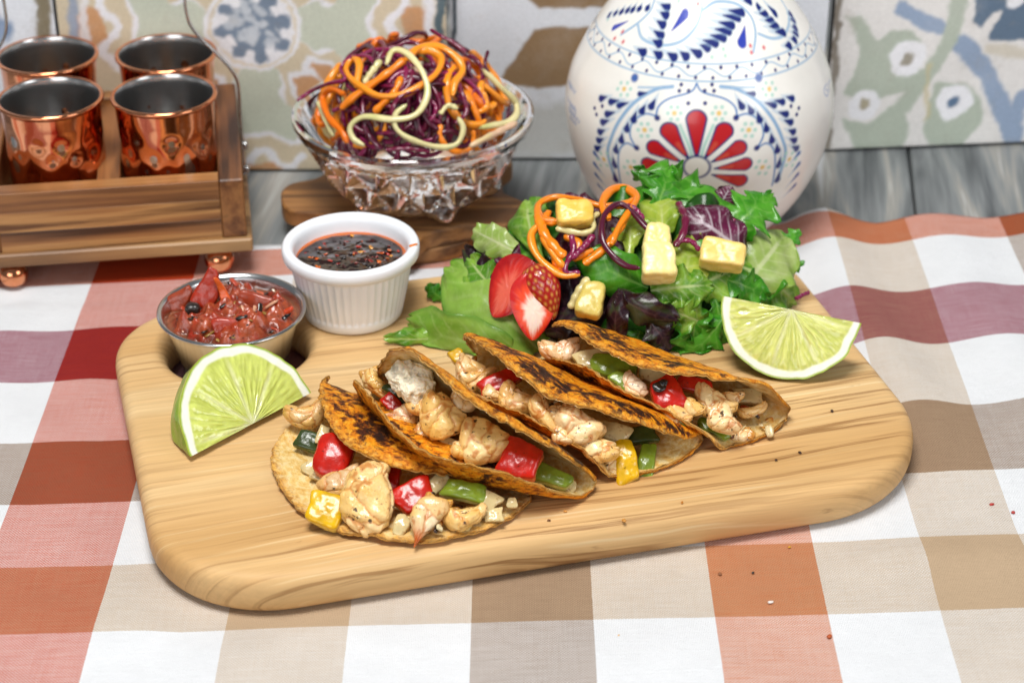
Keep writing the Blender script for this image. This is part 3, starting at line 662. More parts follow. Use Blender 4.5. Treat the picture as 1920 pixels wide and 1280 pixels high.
# bands around the shoulder (true circles of the jar)
s1, s2 = J(905, 610)[1], J(905, 478)[1]
for s_ in (s1, s2): cv.line([(-12, s_), (12, s_)], 0.05, SKY_, 0.06)
uu = np.linspace(-11, 11, 220); cv.line(np.c_[uu, (s1+s2)/2+0.22*np.sin(uu*3.1)], 0.045, SKY_, 0.06)
for k_ in range(-11, 12):
    cv.dot((k_*1.013+0.25, (s1+s2)/2+0.28), 0.11, NAVY, 0.06); cv.dot((k_*1.013-0.25, (s1+s2)/2-0.28), 0.10, NAVY, 0.06)
for f in both:
    jline(f, [(905, 630), (860, 690), (700, 740), (620, 800), (600, 880)], c=lin('5c86bd')); jline(f, [(600, 870), (520, 855), (430, 910), (405, 1010), (450, 1110)], c=lin('5c86bd'))
    jline(f, [(450, 1110), (380, 1075), (325, 1130), (320, 1260), (340, 1390)], c=lin('5c86bd')); cv.dot(f(610, 885), 0.16, NAVY, 0.08); cv.dot(f(455, 1110), 0.16, NAVY, 0.08)
    cv.line([f(*p) for p in ((725, 650), (600, 670), (450, 760), (330, 900), (260, 1050), (240, 1150), (290, 1330))], 0.10, lin('86abcf'), 0.08, n=40)
    for x0, y0, x1, y1 in ((620, 700, 565, 800), (540, 750, 495, 835), (470, 790, 432, 900), (400, 880, 380, 970), (355, 960, 340, 1055), (310, 1040, 300, 1130), (268, 1130, 290, 1240), (275, 1240, 300, 1350),
                           (450, 755, 325, 790), (370, 745, 262, 765), (270, 715, 190, 740), (340, 830, 235, 857), (290, 890, 200, 918), (250, 965, 180, 990), (240, 1030, 170, 1055), (220, 1085, 155, 1115)):
        jdrop(f, x0, y0, x1, y1, 0.20)
    for x0, y0, x1, y1 in ((140, 1150, 210, 1230), (140, 1230, 220, 1330), (150, 1310, 240, 1410), (170, 1390, 260, 1480)): jdrop(f, x1, y1, x0, y0, 0.14, MID)
    jline(f, [(640, 655), (470, 655)], c=SKY_, n=10); cv.dot(f(440, 585), 0.24, MID, 0.1); jdrop(f, 580, 690, 480, 705, 0.15)
    for x, y in ((790, 635), (775, 682), (845, 682), (842, 775), (140, 812), (198, 797), (155, 860)): cv.dot(f(x, y), 0.11, NAVY, 0.06)
    for x, y in ((738, 850), (515, 975), (412, 1255), (210, 1195), (362, 668)):
        cv.dot(f(x, y), 0.13, YEL, 0.08)
        for k_ in range(6):
            cv.dot(f(x+48*math.cos(k_*1.05), y+52*math.sin(k_*1.05)), 0.10, MINT, 0.08)
    # the red rosette: petals outlined in blue
    for x0, y0, x1, y1, r in ((845, 1190, 700, 985, 0.42), (790, 1215, 590, 1110, 0.38), (770, 1265, 545, 1232, 0.35), (790, 1310, 580, 1355, 0.35)):
        p, q = np.array(f(x0, y0)), np.array(f(x1, y1)); cv.drop(p, q, r*1.24, NAVY, 0.06); cv.drop(p*0.85+q*0.15, q, r, REDP, 0.05)
        cv.line([p*0.75+q*0.25, p*0.45+q*0.55], 0.10, lin('d8604a'), 0.12, 0.7)
    cv.line([f(*p) for p in ((870, 1190), (850, 1100), (780, 940))], 0.07, MINT, 0.08, n=12)
p, q = np.array(J(905, 1190)), np.array(J(903, 900)); cv.drop(p, q, 0.58, NAVY, 0.06); cv.drop(p*0.85+q*0.15, q, 0.47, REDP, 0.05)
cv.dot(J(905, 1255), 0.72, NAVY, 0.1); cv.dot(J(905, 1255), 0.60, lin('f0ece2'), 0.08)
# the lid: leafy scrolls
L_ = (((590, 0), (560, 80), (470, 170), (340, 260)), ((465, 190), (500, 290), (640, 340), (790, 310), (900, 200), (940, 90), (945, 0)), ((945, 80), (1050, 15), (1200, 30), (1300, 110), (1345, 230), (1330, 390)), ((1370, 255), (1480, 290), (1570, 250), (1590, 100), (1500, -60)))
for q_ in L_: jline(J, q_, 0.09, SKY_, 40)
for x0, y0, x1, y1 in ((600, 10, 690, 60), (600, 70, 680, 120), (575, 130, 655, 190), (545, 200, 640, 270), (540, 280, 625, 330), (430, 345, 505, 395), (550, 360, 625, 415), (650, 370, 735, 430), (750, 360, 825, 425), (810, 340, 920, 405),
                       (890, 320, 985, 360), (880, 280, 1045, 325), (930, 245, 1105, 285), (960, 200, 1145, 235), (990, 145, 1170, 190), (1010, 95, 1215, 135), (1060, 60, 1245, 95), (1400, 60, 1370, 55), (1330, 95, 1425, 110), (1370, 150, 1470, 158), (1400, 200, 1505, 200), (1440, 235, 1555, 245),
                       (1220, 0, 1300, 10), (1400, 0, 1490, 100), (1540, 345, 1600, 345), (1590, 290, 1640, 300), (1600, 240, 1650, 250), (1600, 200, 1645, 210), (1590, 150, 1630, 150), (1580, 105, 1610, 110),
                       (560, 20, 540, 55), (500, 20, 480, 60), (460, 20, 430, 70), (420, 30, 390, 75), (370, 40, 345, 85), (320, 60, 300, 95), (280, 80, 255, 110)):
    jdrop(J, x0, y0, x1, y1, 0.26)
for x0, y0, x1, y1, r in ((720, 230, 815, 110, 0.34), (1265, 200, 1245, 320, 0.34), (390, 160, 285, 210, 0.2)):
    p, q = np.array(J(x0, y0)), np.array(J(x1, y1)); cv.drop(p, q, r, lin('2a3fae'), 0.07)
for x, y in ((915, 30), (350, 240), (290, 290), (355, 315), (1308, 345), (1315, 395), (1408, 358)): cv.dot(J(x, y), 0.12, lin('d2606a'), 0.08)
for x, y in ((1020, 430), (1120, 420), (1105, 370), (240, 150), (770, 10)): cv.dot(J(x, y), 0.10, MINT, 0.1)
# writing at the sides of the panel: small blue hand lettering
HW = lin('8ea3cf')
for k_, (x, y) in enumerate(((1068, 158), (1073, 166), (1070, 195), (1074, 202), (1072, 210), (1076, 218), (1074, 226))):
    p = np.array(on_jar(x, y)); m_ = 0.5+0.12*(k_ % 3)
    cv.line([p+np.array([m_*t_, 0.13*math.sin(t_*14+k_)]) for t_ in np.linspace(-1, 1, 16)], 0.04, HW, 0.06, 0.8)
for pts in (((1550, 158), (1545, 166), (1546, 176), (1551, 180), (1553, 172), (1548, 168)), ((1556, 150), (1553, 160), (1555, 170))):
    cv.line([on_jar(*p) for p in pts], 0.05, HW, 0.07, 0.8, n=20)
jarm = painted('glazed_earthenware', rough=0.22, var=0.05, vs=60, bump=0.03, bs=90, spec=0.5, coat=0.15)
P3 = np.stack([VX+jp[None, :, 0]*np.cos(front+Ug), VY+jp[None, :, 0]*np.sin(front+Ug), np.broadcast_to(jp[None, :, 1], Ug.shape)], -1)
jar = mesh('painted_jar', P3.reshape(-1, 3), grid(len(thv), len(js), wu=True), jarm, col=cv.col.reshape(-1, 3), base=(VX, VY, 0))
tag(jar, 'round cream earthenware jar painted with blue scrolls and a red flower', 'jar')

# ------------------------------------------------------------------ white ramekin of chilli oil
RC = at(657, 452, 6.3)[:2]; RB = BT+0.01
ram = thing('ramekin', 'white ribbed ramekin holding dark chilli oil on the board', 'ramekin', (RC[0], RC[1], RB))
white = plain('white_melamine', 'eef1f6', 0.25, var=0.03, vs=40, spec=0.5)
n = 288; HS = 1.13
op = smooth_prof([(0, 0.12), (2.0, 0.10), (2.2, 0.0), (2.45, 0.02), (2.58, 0.18), (2.66, 0.5), (2.85, 1.3), (3.04, 2.2), (3.16, 2.85), (3.2, 2.98)], 60)
lp = [(3.25, 3.0), (3.42, 3.02), (3.52, 3.12), (3.56, 3.3), (3.55, 3.5), (3.48, 3.63), (3.36, 3.69), (3.2, 3.68), (3.06, 3.6), (2.97, 3.45)]
ip = smooth_prof([(2.93, 3.3), (2.85, 2.6), (2.7, 1.6), (2.5, 0.6), (2.2, 0.3), (0, 0.25)], 24)
PRF = np.vstack([op, lp, ip]); V, F = lathe(PRF, n); r = np.hypot(V[:, 0], V[:, 1]); tha = np.arctan2(V[:, 1], V[:, 0])
isout = np.repeat(np.arange(len(V)//n) < len(op), n)
dd = np.where(isout, -0.075*np.abs(np.cos(tha*24))**0.7*sstep(0.5, 0.62, V[:, 2])*sstep(2.9, 2.82, V[:, 2]), 0)
V[:, 0] *= 1+dd/np.maximum(r, 1); V[:, 1] *= 1+dd/np.maximum(r, 1)
V[:, 2] *= HS; mesh('ramekin_body', V+np.array([RC[0], RC[1], RB]), F, white, ram)
def sauce_mat():
    t = NT('chilli_oil'); ob = t.obj(); rr_ = t.attr('edge', 2)
    c = t.ramp(t.noise(ob, 160, 6, 0.7), [(0.42, lin('150806')), (0.60, lin('2a0c06')), (0.72, lin('6e1c08'))])
    c = t.mix(t.ramp(rr_, [(0.94, 0.0), (0.975, 0.8), (1.0, 1.0)]), c, lin('c86006'))
    t.set(col=c, rough=0.03, coat=0.6, spec=0.6); t.bump(t.noise(ob, 220, 4), 0.25, 0.0012); return t.m
sz = RB+3.2; R0 = 2.88
u_, v_ = np.meshgrid(np.linspace(0, 1, 40), np.linspace(0, 2*math.pi, 120, endpoint=False), indexing='ij')
zz = (fbm(np.stack([u_*np.cos(v_)*5, u_*np.sin(v_)*5, 0*u_], -1), 3, 4)-.5)*0.16*sstep(1.0, .85, u_)+0.04*u_**6
V = np.stack([RC[0]+u_*R0*np.cos(v_), RC[1]+u_*R0*np.sin(v_), sz+zz], -1).reshape(-1, 3)
edge = (u_+0.09*(fbm(np.stack([np.cos(v_)*2, np.sin(v_)*2, 0*v_], -1), 2, 8)-.5)+0.05*np.sin(v_)).ravel()
chil = thing('chilli_oil', 'dark chilli oil with orange rim and pepper flakes in the ramekin', 'sauce', (RC[0], RC[1], sz))
mesh('oil_surface', V, grid(40, 120, wv=True), sauce_mat(), chil, attr={'edge': edge})
rr = random.Random(9); Vs, Fs, cols, off = [], [], [], 0
for k_ in range(120):
    a, q = rr.uniform(0, 6.28), math.sqrt(rr.random())*R0*0.88
    L, Fq, _ = rbox_local(3, (rr.uniform(.05, .20), rr.uniform(.04, .12), rr.uniform(.015, .03)), 4, 0.04, k_, 6); L = L@rot(rr.uniform(-.4, .4), rr.uniform(-.4, .4), rr.uniform(0, 6)).T
    Vs.append(L+np.array([RC[0]+q*math.cos(a), RC[1]+q*math.sin(a), sz+rr.uniform(-0.02, 0.05)])); Fs.append(Fq+off); off += len(L)
    cc = lin(rr.choice(['2a0d08', '1a0907', '220b08', '7e1808', 'dc6a1a', 'e59a36', 'b0240c', '170806', 'd85a14', '38100a'])); cols.append(np.repeat(cc[None], len(L), 0))
fl = mesh('pepper_flakes', np.concatenate(Vs), np.concatenate(Fs), painted('glossy_flakes', 0.15, 0.2, 500, coat=0.5), chil, col=np.concatenate(cols)); fl['kind'] = 'stuff'
smr = [(727, 448, 0.2)]
for x, y, s_ in smr:
    L, Fq, _ = rbox_local(6, (0.26, 0.11, 0.03), 2.4, 0.02, 3, 4); p = np.array([RC[0]+3.28*math.cos(-0.12), RC[1]+3.28*math.sin(-0.12), RB+3.69*HS])
    o = mesh('oil_smear', L@rot(0, 0, 0.6).T+p, Fq, plain('orange_oil', 'd9781f', 0.2), chil)

# ------------------------------------------------------------------ steel cup of salsa standing in the hand hole
SC = at(434, 577, 4.3)[:2]; SB = 0.05
cup = thing('steel_cup', 'small steel sauce cup full of tomato salsa set in the board hole', 'cup', (SC[0], SC[1], SB))
op = smooth_prof([(0, 0), (2.1, 0), (2.35, 0.1), (2.5, 0.4), (2.8, 1.6), (3.1, 2.8), (3.38, 3.75), (3.46, 4.0)], 50)
lp = [(3.58, 4.07), (3.70, 4.08), (3.76, 4.15), (3.74, 4.23), (3.66, 4.26), (3.55, 4.24)]
ip = smooth_prof([(3.42, 4.05), (3.3, 3.7), (3.0, 2.7), (2.7, 1.5), (2.4, 0.3), (0, 0.15)], 24)
V, F = lathe(np.vstack([op, lp, ip]), 120); mesh('cup_body', V+np.array([SC[0], SC[1], SB]), F, steel, cup)
sz = SB+3.62
u_, v_ = np.meshgrid(np.linspace(0, 1, 90), np.linspace(0, 2*math.pi, 200, endpoint=False), indexing='ij')
x_, y_ = u_*3.27*np.cos(v_), u_*3.27*np.sin(v_)
f1 = fbm(np.stack([x_*0.9, y_*0.9, 0*x_], -1), 3, 21); f2 = fbm(np.stack([x_*3.2, y_*3.2, 0*x_+4], -1), 3, 5)
hh = (np.maximum(f1-0.38, 0)*2.3+(f2-.5)*0.16)*sstep(1.0, 0.80, u_)+0.45*np.exp(-((x_-0.2)**2+(y_+0.1)**2)/3.2)*sstep(1, .8, u_)
cc = lin('722410')+(lin('a84a28')-lin('722410'))*sstep(.4, .65, f1)[..., None]; cc = cc+(lin('9c2410')-cc)*(sstep(.5, .7, f2)*0.6)[..., None]
cc = cc+(lin('8a5a3a')-cc)*(sstep(0.16, 0.02, hh)*0.6)[..., None]
salsa = thing('tomato_salsa', 'chunky roasted tomato salsa filling the steel cup', 'salsa', (SC[0], SC[1], sz))
salm = painted('wet_salsa', 0.2, 0.35, 330, bump=0.5, bs=420, bd=0.0012, coat=0.4, sss=0.0, speck=(lin('4a140a'), 260, 0.58, 0.72))
mesh('salsa_mass', np.stack([SC[0]+x_, SC[1]+y_, sz+hh], -1).reshape(-1, 3), grid(90, 200, wv=True), salm, salsa, col=cc.reshape(-1, 3))
rr = random.Random(12); Vs, Fs, cols, off = [], [], [], 0
for k_ in range(70):
    a, q = rr.uniform(0, 6.28), math.sqrt(rr.random())*2.9; i_ = min(89, int(q/3.27*89)); j_ = int((a % 6.283)/6.2832*199)
    sz_ = rr.uniform(.05, .14) if k_ > 12 else rr.uniform(.14, .24)
    L, Fq, _ = rbox_local(4, (sz_*rr.uniform(1, 2.2), sz_*0.8, sz_*0.3), 4, 0.06, k_, 5); L = L@rot(rr.uniform(-.7, .7), rr.uniform(-.7, .7), rr.uniform(0, 6)).T
    Vs.append(L+np.array([SC[0]+q*math.cos(a), SC[1]+q*math.sin(a), sz+hh[i_, j_]+0.03])); Fs.append(Fq+off); off += len(L)
    cols.append(np.repeat(lin(rr.choice(['1c1512', '120e0c', 'c25a3a', '8f6a2e', 'd08a60', '2a1c14', 'b8452c', 'a5803c', 'd39a7a']))[None], len(L), 0))
fl = mesh('charred_flecks', np.concatenate(Vs), np.concatenate(Fs), painted('glossy_flakes', 0.15, 0.2, 500, coat=0.5), salsa, col=np.concatenate(cols)); fl['kind'] = 'stuff'
tomm = painted('tomato_flesh', 0.22, 0.3, 260, bump=0.4, bs=350, bd=0.001, coat=0.15, sss=0.1)
def slice_piece(name, label, cat, P, wd, thick, col, mat, n=26, seed=0, group=None, amp=0.05):
    """a bent slab that follows the path P, wd wide at each point"""
    P = cat_rom(np.asarray(P, float), n); wd = np.interp(np.linspace(0, 1, n), np.linspace(0, 1, len(wd)), wd)
    V, F = tube(P, np.maximum(wd, 0.05), 14, flat=thick, square=3.0)
    V = V+(np.stack([fbm(V*2+k*9, 2, seed+k) for k in range(3)], 1)-.5)*2*amp
    o = mesh(name, V, F, mat, col=np.repeat(lin(col)[None], len(V), 0)); tag(o, label, cat, group); return o
tp = lambda pts: [at(x, y, z) for x, y, z in pts]
def sliver(px, py, z, hx, hy, hz, ang, col, label, seed):
    L, F, D_ = rbox_local(16, (hx, hy, hz), 4, 0.08, seed, 1.6); f = L[:, 0]/hx; L[:, 1] = L[:, 1]*(1-0.45*sstep(-.4, 1, f))+0.15*hx*f*f; L[:, 2] += 0.15*hx*f*f
    right = np.array([1.0, 0, 0]); up = np.array([0, 0.35, 0.94]); nn = np.cross(right, up); x = right*math.cos(math.radians(ang))+up*math.sin(math.radians(ang))
    o = mesh('tomato_slice', L@frame(x, nn).T+at(px, py, z), F, tomm, col=lin(col)*(0.8+0.4*fbm(L*2, 2, seed))[:, None]); tag(o, label, 'tomato', 'tomato pieces in the salsa'); return o
sliver(392, 540, 4.75, 1.1, 0.62, 0.2, 68, 'a82c14', 'red tomato sliver standing up out of the salsa', 1)
sliver(420, 552, 4.6, 1.0, 0.26, 0.10, 108, 'cc5418', 'thin orange tomato skin leaning against the upright sliver in the salsa', 2)
sliver(522, 594, 4.05, 0.9, 0.26, 0.14, 25, 'c23c12', 'orange tomato strip lying at the right side of the salsa', 3)
sliver(425, 612, 4.15, 0.7, 0.5, 0.3, 10, 'a42e16', 'soft red tomato lump at the front of the salsa', 4)
sliver(340, 560, 4.1, 0.8, 0.5, 0.3, 40, '963c22', 'brownish tomato lump at the left of the salsa', 5)
sliver(480, 565, 4.2, 0.9, 0.5, 0.3, -10, '983a20', 'broad tomato lump at the back right of the salsa', 6)
L, Fq, _ = rbox_local(8, (0.36, 0.3, 0.26), 2.8, 0.1, 5, 2); o = mesh('charred_bit', L+at(362, 578, 4.15), Fq, painted('charred_skin', 0.3, 0.4, 400, bump=0.3, coat=0.3), col=np.repeat(lin('241c18')[None], len(L), 0))
tag(o, 'black charred chilli piece at the left of the salsa', 'chilli')
# ------------------------------------------------------------------ folded corn tortillas
def tortilla_mat(seed):
    t = NT('griddled_tortilla'); uv = t.attr('disc', 1); side = t.attr('side', 2); edge = t.attr('rim', 2); tone = t.attr('tone', 2)
    uv = t.map(uv, (1, 1, 1), (seed*3.1, seed*1.7, 0))
    st = t.map(uv, (0.8, 1.1, 1), r=(0, 0, 0.15))
    n0 = t.noise(uv, 0.45, 3, 0.6); n1 = t.noise(st, 1.8, 7, 0.72, 0.3); n2 = t.noise(uv, 7.5, 5, 0.65); n3 = t.noise(uv, 3.2, 4, 0.6)
    oc = t.ramp(n3, [(0.30, lin('c9680a')), (0.45, lin('e08810')), (0.58, lin('eb9e1a')), (0.72, lin('f2b640'))])
    oc = t.mix(t.ramp(n1, [(0.48, 0.0), (0.64, 0.6)]), oc, lin('b44a06'))
    ch = t.math('ADD', t.math('MULTIPLY', n1, 0.62), t.math('ADD', t.math('MULTIPLY', n0, 0.34), t.math('MULTIPLY', tone, 0.30)))
    oc = t.mix(t.ramp(ch, [(0.545, 0.0), (0.60, 0.9)]), oc, lin('5a2006'))
    oc = t.mix(t.ramp(ch, [(0.59, 0.0), (0.64, 0.92)]), oc, lin('180d07'))
    oc = t.mix(t.ramp(n2, [(0.58, 0.0), (0.66, 0.75)]), oc, lin('6a2a08'))
    ic = t.ramp(n3, [(0.30, lin('d6a048')), (0.48, lin('e6c278')), (0.62, lin('f0d8a0')), (0.75, lin('e0a850'))])
    ic = t.mix(t.ramp(n0, [(0.52, 0.0), (0.68, 0.5)]), ic, lin('d08a34'))
    ic = t.mix(t.ramp(n2, [(0.64, 0.0), (0.70, 0.7)]), ic, lin('8a4f1c'))
    # the cut edge is paler, toasted in spots
    rc = t.mix(t.ramp(n2, [(0.42, 0.0), (0.58, 0.85)]), lin('e6a83e'), lin('8a3c0a'))
    rc = t.mix(t.ramp(n3, [(0.52, 0.0), (0.62, 0.5)]), rc, lin('f0c878'))
    c = t.mix(side, oc, ic); c = t.mix(t.ramp(edge, [(0.90, 0.0), (0.985, 0.7)]), c, rc)
    t.set(col=c, rough=t.ramp(n1, [(0.3, 0.42), (0.7, 0.65)]), spec=0.3)
    wet = t.ramp(n0, [(0.46, 0.0), (0.56, 1.0)]); t.set(coat=t.math('MULTIPLY', t.math('MULTIPLY', wet, side), 0.7))
    t.bump(t.math('ADD', t.math('MULTIPLY', n2, 0.8), t.math('MULTIPLY', n3, 1.0)), 0.6, 0.0013); return t.m
def tortilla(label, Lc, Rc, low, up, r, seed, thick=0.16, back=1.0, tone=0.0):
    nu, nv = 120, 64
    P3 = lambda pts: np.array([at(x, y, z) for x, y, z in pts])
    lo = cat_rom(P3(low), nu); hi = cat_rom(P3(up), nu)
    Lc, Rc = np.asarray(Lc, float), np.asarray(Rc, float); t_ = np.linspace(0, 1, nu)
    ch = Lc*(1-t_[:, None])+Rc*t_[:, None]; ax = nrm((Rc-Lc)*np.array([1, 1, 0])); o = np.array([ax[1], -ax[0], 0])
    if o[1] > 0: o = -o
    rr_ = (r*(0.55+0.45*np.sin(np.pi*t_)**0.5))[:, None]; Z = np.array([0, 0, 1.0])
    bend = 0.5*np.sin(np.pi*t_)[:, None]
    V = np.zeros((nu, nv, 3))
    for i in range(nu):
        c, q, b = ch[i], rr_[i, 0], back
        pts = [lo[i], lo[i]*0.45+(c+o*0.3)*0.55-Z*bend[i]*0.3, c, c-o*q*b+Z*q*0.9, c-o*q*b*0.35+Z*q*2.0, hi[i]*0.5+(c+Z*q*2)*0.5+Z*bend[i]*0.7, hi[i]]
        V[i] = cat_rom(np.array(pts), nv)
    return shell(label, V, seed, thick, tone)
def shell(label, V, seed, thick, tone):
    nu, nv = V.shape[:2]; t_ = np.linspace(0, 1, nu); w_ = np.linspace(-1, 1, nv)[None, :]; tt = (t_*2-1)[:, None]
    wob = np.stack([fbm(np.stack([V[..., 0]*0.8+k*7, V[..., 1]*0.8, V[..., 2]*0.8+seed], -1), 3, seed+k) for k in range(3)], -1)-.5
    V = V+wob*0.30
    Tu = np.gradient(V, axis=0); Tv = np.gradient(V, axis=1); Nn = np.cross(Tu, Tv); Nn /= np.linalg.norm(Nn, axis=-1)[..., None]+1e-9
    mid = Nn[nu//2, 6]
    if mid[2] < 0: Nn = -Nn                      # normal points inside the fold (up on the lower half)
    rim = np.maximum(np.abs(w_), np.abs(tt)**6)*np.ones((nu, nv)); th_ = thick*(1-0.5*sstep(0.94, 1, rim))[..., None]
    jag = 1
    inn, out = V+Nn*th_/2, V-Nn*th_/2
    disc = np.stack([tt*6.6*np.ones((1, nv)), w_*6.6*np.sqrt(np.maximum(0.02, 1-tt**2))*np.ones((nu, 1)), np.zeros((nu, nv))], -1)
    A = np.concatenate([inn.reshape(-1, 3), out.reshape(-1, 3)]); g = grid(nu, nv); m = nu*nv; F = [tuple(f) for f in g]+[tuple(f[::-1]+m) for f in g]
    loop = [i*nv for i in range(nu)]+[(nu-1)*nv+j for j in range(1, nv)]+[i*nv+nv-1 for i in range(nu-2, -1, -1)]+[j for j in range(nv-2, 0, -1)]
    for a, b in zip(loop, loop[1:]+loop[:1]): F.append((a, b, b+m, a+m))
    side = np.concatenate([np.ones(m), np.zeros(m)]); rim2 = np.concatenate([rim.ravel()]*2); d2 = np.concatenate([disc.reshape(-1, 3)]*2); d2[m:, 2] = 5
    tz = tone+0.29*np.exp(-((w_-0.74)/0.16)**2)*np.ones((nu, 1))+0.12*np.exp(-((w_+0.85)/0.12)**2)*np.ones((nu, 1)); tn_ = np.concatenate([tz.ravel()]*2)
    # jagged edge
    A = A+np.where(rim2[:, None] > 0.93, (np.stack([fbm(A*4+k*5, 2, seed+k) for k in range(3)], 1)-.5)*0.22, 0)
    ob = mesh('corn_tortilla', A, F, tortilla_mat(seed), attr={'disc': d2, 'side': side, 'rim': rim2, 'tone': tn_}); tag(ob, label, 'tortilla', 'folded shrimp taco shells in a row'); return ob
tortilla('corn tortilla taco shell nearest the front left, lying open on the board', at(598, 768, 2.2), at(996, 928, 2.2),
         [(590, 778, 2.35), (545, 797, 2.35), (513, 830, 2.4), (510, 870, 2.4), (530, 920, 2.4), (570, 962, 2.4), (640, 997, 2.4), (720, 1013, 2.4), (800, 1016, 2.4), (880, 1003, 2.4), (950, 975, 2.4), (990, 945, 2.4), (998, 930, 2.4)],
         [(618, 704, 3.7), (603, 712, 4.0), (598, 735, 4.35), (606, 766, 4.6), (630, 810, 4.75), (664, 842, 4.7), (705, 865, 4.6), (761, 880, 4.3), (836, 889, 3.9), (892, 900, 3.55), (949, 911, 3.15), (994, 918, 2.75)], 0.85, 1, tone=0.13)
AX = np.array([0.81, -0.58, 0.0]); OD = np.array([-0.58, -0.81, 0.0]); RT = 6.6
def folded(label, tip, low, up, seed, tone, r=0.55, bul=1.1):
    """a disc of radius RT folded along its diameter: every rim point lies RT from the middle of the fold"""
    M = np.asarray(tip, float)-RT*AX; Lt = M-RT*AX; Rt = np.asarray(tip, float); nu, nv = 130, 70; Z = np.array([0, 0, 1.0])
    sg = np.linspace(-RT, RT, nu)
    def rimline(pts, z0):
        Q = [Lt+Z*z0]+[on_ellipsoid(x, y, M, np.array([RT]*3)) for x, y in pts]+[Rt+Z*z0]; Q = np.array(Q); Q[:, 2] = np.maximum(Q[:, 2], 2.36)
        Q = cat_rom(Q, 400); sv = np.maximum.accumulate((Q-M)@AX+np.linspace(0, 1e-4, 400)); return np.stack([np.interp(sg, sv, Q[:, k]) for k in range(3)], 1)
    lo, hi = rimline(low, 0.0), rimline(up, 0.5); f = np.sqrt(np.maximum(0, 1-(sg/RT)**2)); V = np.zeros((nu, nv, 3))
    for i in range(nu):
        c = M+AX*sg[i]; c = np.array([c[0], c[1], 2.36]); q = r*(0.45+0.55*f[i]); top = c-OD*q*0.4+Z*q*2.0
        pts = [lo[i], lo[i]*0.55+c*0.45+(OD*0.5-Z*0.85)*bul*f[i], c+OD*0.25, c-OD*q+Z*q*0.9, top, hi[i]*0.5+top*0.5+(Z*0.22-OD*0.25)*f[i], hi[i]*0.86+top*0.14+(Z*0.15-OD*0.26)*f[i], hi[i]]
        V[i] = cat_rom(np.array(pts), nv)
    V[..., 2] = np.maximum(V[..., 2], 2.24)
    return shell(label, V, seed, 0.16, tone)
folded('second taco shell from the front left, with the spongy white crumb in it', (3.7, -17.2, 2.4),
       [(664, 712), (690, 741), (724, 790), (761, 824), (799, 846), (855, 866), (930, 881), (1016, 911), (1075, 930)],
       [(727, 662), (745, 654), (775, 660), (810, 690), (850, 728), (900, 764), (960, 800), (1020, 832), (1080, 872)], 2, 0.12)
folded('third taco shell, with yellow and green pepper at its right end', (8.75, -13.7, 2.4),
       [(861, 706), (880, 730), (911, 749), (982, 780), (1052, 816), (1105, 855), (1141, 889), (1176, 909), (1215, 907), (1265, 889), (1300, 861)],
       [(868, 628), (893, 642), (946, 680), (989, 718), (1024, 742), (1088, 761), (1158, 782), (1229, 806), (1282, 823)], 3, 0.14)
folded('taco shell farthest right, its back flap against the salad leaves', (13.2, -11.3, 2.4),
       [(1000, 682), (1038, 672), (1081, 683), (1116, 700), (1176, 735), (1215, 753), (1265, 779), (1318, 812), (1350, 838), (1389, 843), (1435, 833), (1467, 808)],
       [(1037, 608), (1067, 613), (1109, 645), (1159, 673), (1212, 690), (1283, 701), (1354, 712), (1407, 714), (1449, 734), (1475, 764)], 4, 0.10)

# ------------------------------------------------------------------ shrimp, peppers and onion in the tacos
def shrimp_mat():
    t = NT('grilled_shrimp'); ob = t.obj(); inf = t.node('ShaderNodeObjectInfo').outputs['Random']
    off = t.node('ShaderNodeCombineXYZ', {0: inf, 1: inf, 2: inf}).outputs[0]; ob = t.node('ShaderNodeVectorMath', {0: ob, 1: off}, operation='ADD').outputs[0]
    c = t.attr('col', 0)
    n1 = t.noise(ob, 70, 4, 0.6); n2 = t.noise(ob, 190, 5, 0.65); n3 = t.noise(ob, 620, 4, 0.6)
    c = t.mix(t.ramp(n1, [(0.56, 0.0), (0.72, 0.4)]), c, lin('e6ac44'))
    c = t.mix(t.ramp(n2, [(0.64, 0.0), (0.70, 0.65)]), c, lin('c4701a'))
    c = t.mix(t.ramp(n3, [(0.63, 0.0), (0.70, 0.8)]), c, lin('7a3c10'))
    c = t.mix(t.ramp(t.noise(ob, 300, 3, 0.55), [(0.65, 0.0), (0.69, 0.9)]), c, lin('24120a'))
    t.set(col=c, rough=0.22, spec=0.5, coat=0.4, coatr=0.06, sss=0.12, ssss=0.002, sssr=(1.0, 0.9, 0.6))
    t.bump(t.math('ADD', n2, t.math('MULTIPLY', n3, 0.7)), 0.6, 0.0012); return t.m
shm = shrimp_mat()
def view_frame(ang, lean=0.0, roll=0.0):
    """long axis turned by ang in the picture plane (0 = right, 90 = up and away), lying back on the food"""
    right = np.array([1.0, 0, 0]); up = np.array([0, math.cos(math.radians(35)), math.sin(math.radians(35))]); nn = np.cross(right, up)
    a = math.radians(ang); x = right*math.cos(a)+up*math.sin(a); x = nrm(x+nn*math.sin(math.radians(lean)))
    R = frame(x, nn); rl = math.radians(roll); y, z = R[:, 1]*math.cos(rl)+R[:, 2]*math.sin(rl), R[:, 2]*math.cos(rl)-R[:, 1]*math.sin(rl)
    return np.stack([x, y, z], 1)
GS = 'grilled shrimp pieces filling the tacos'
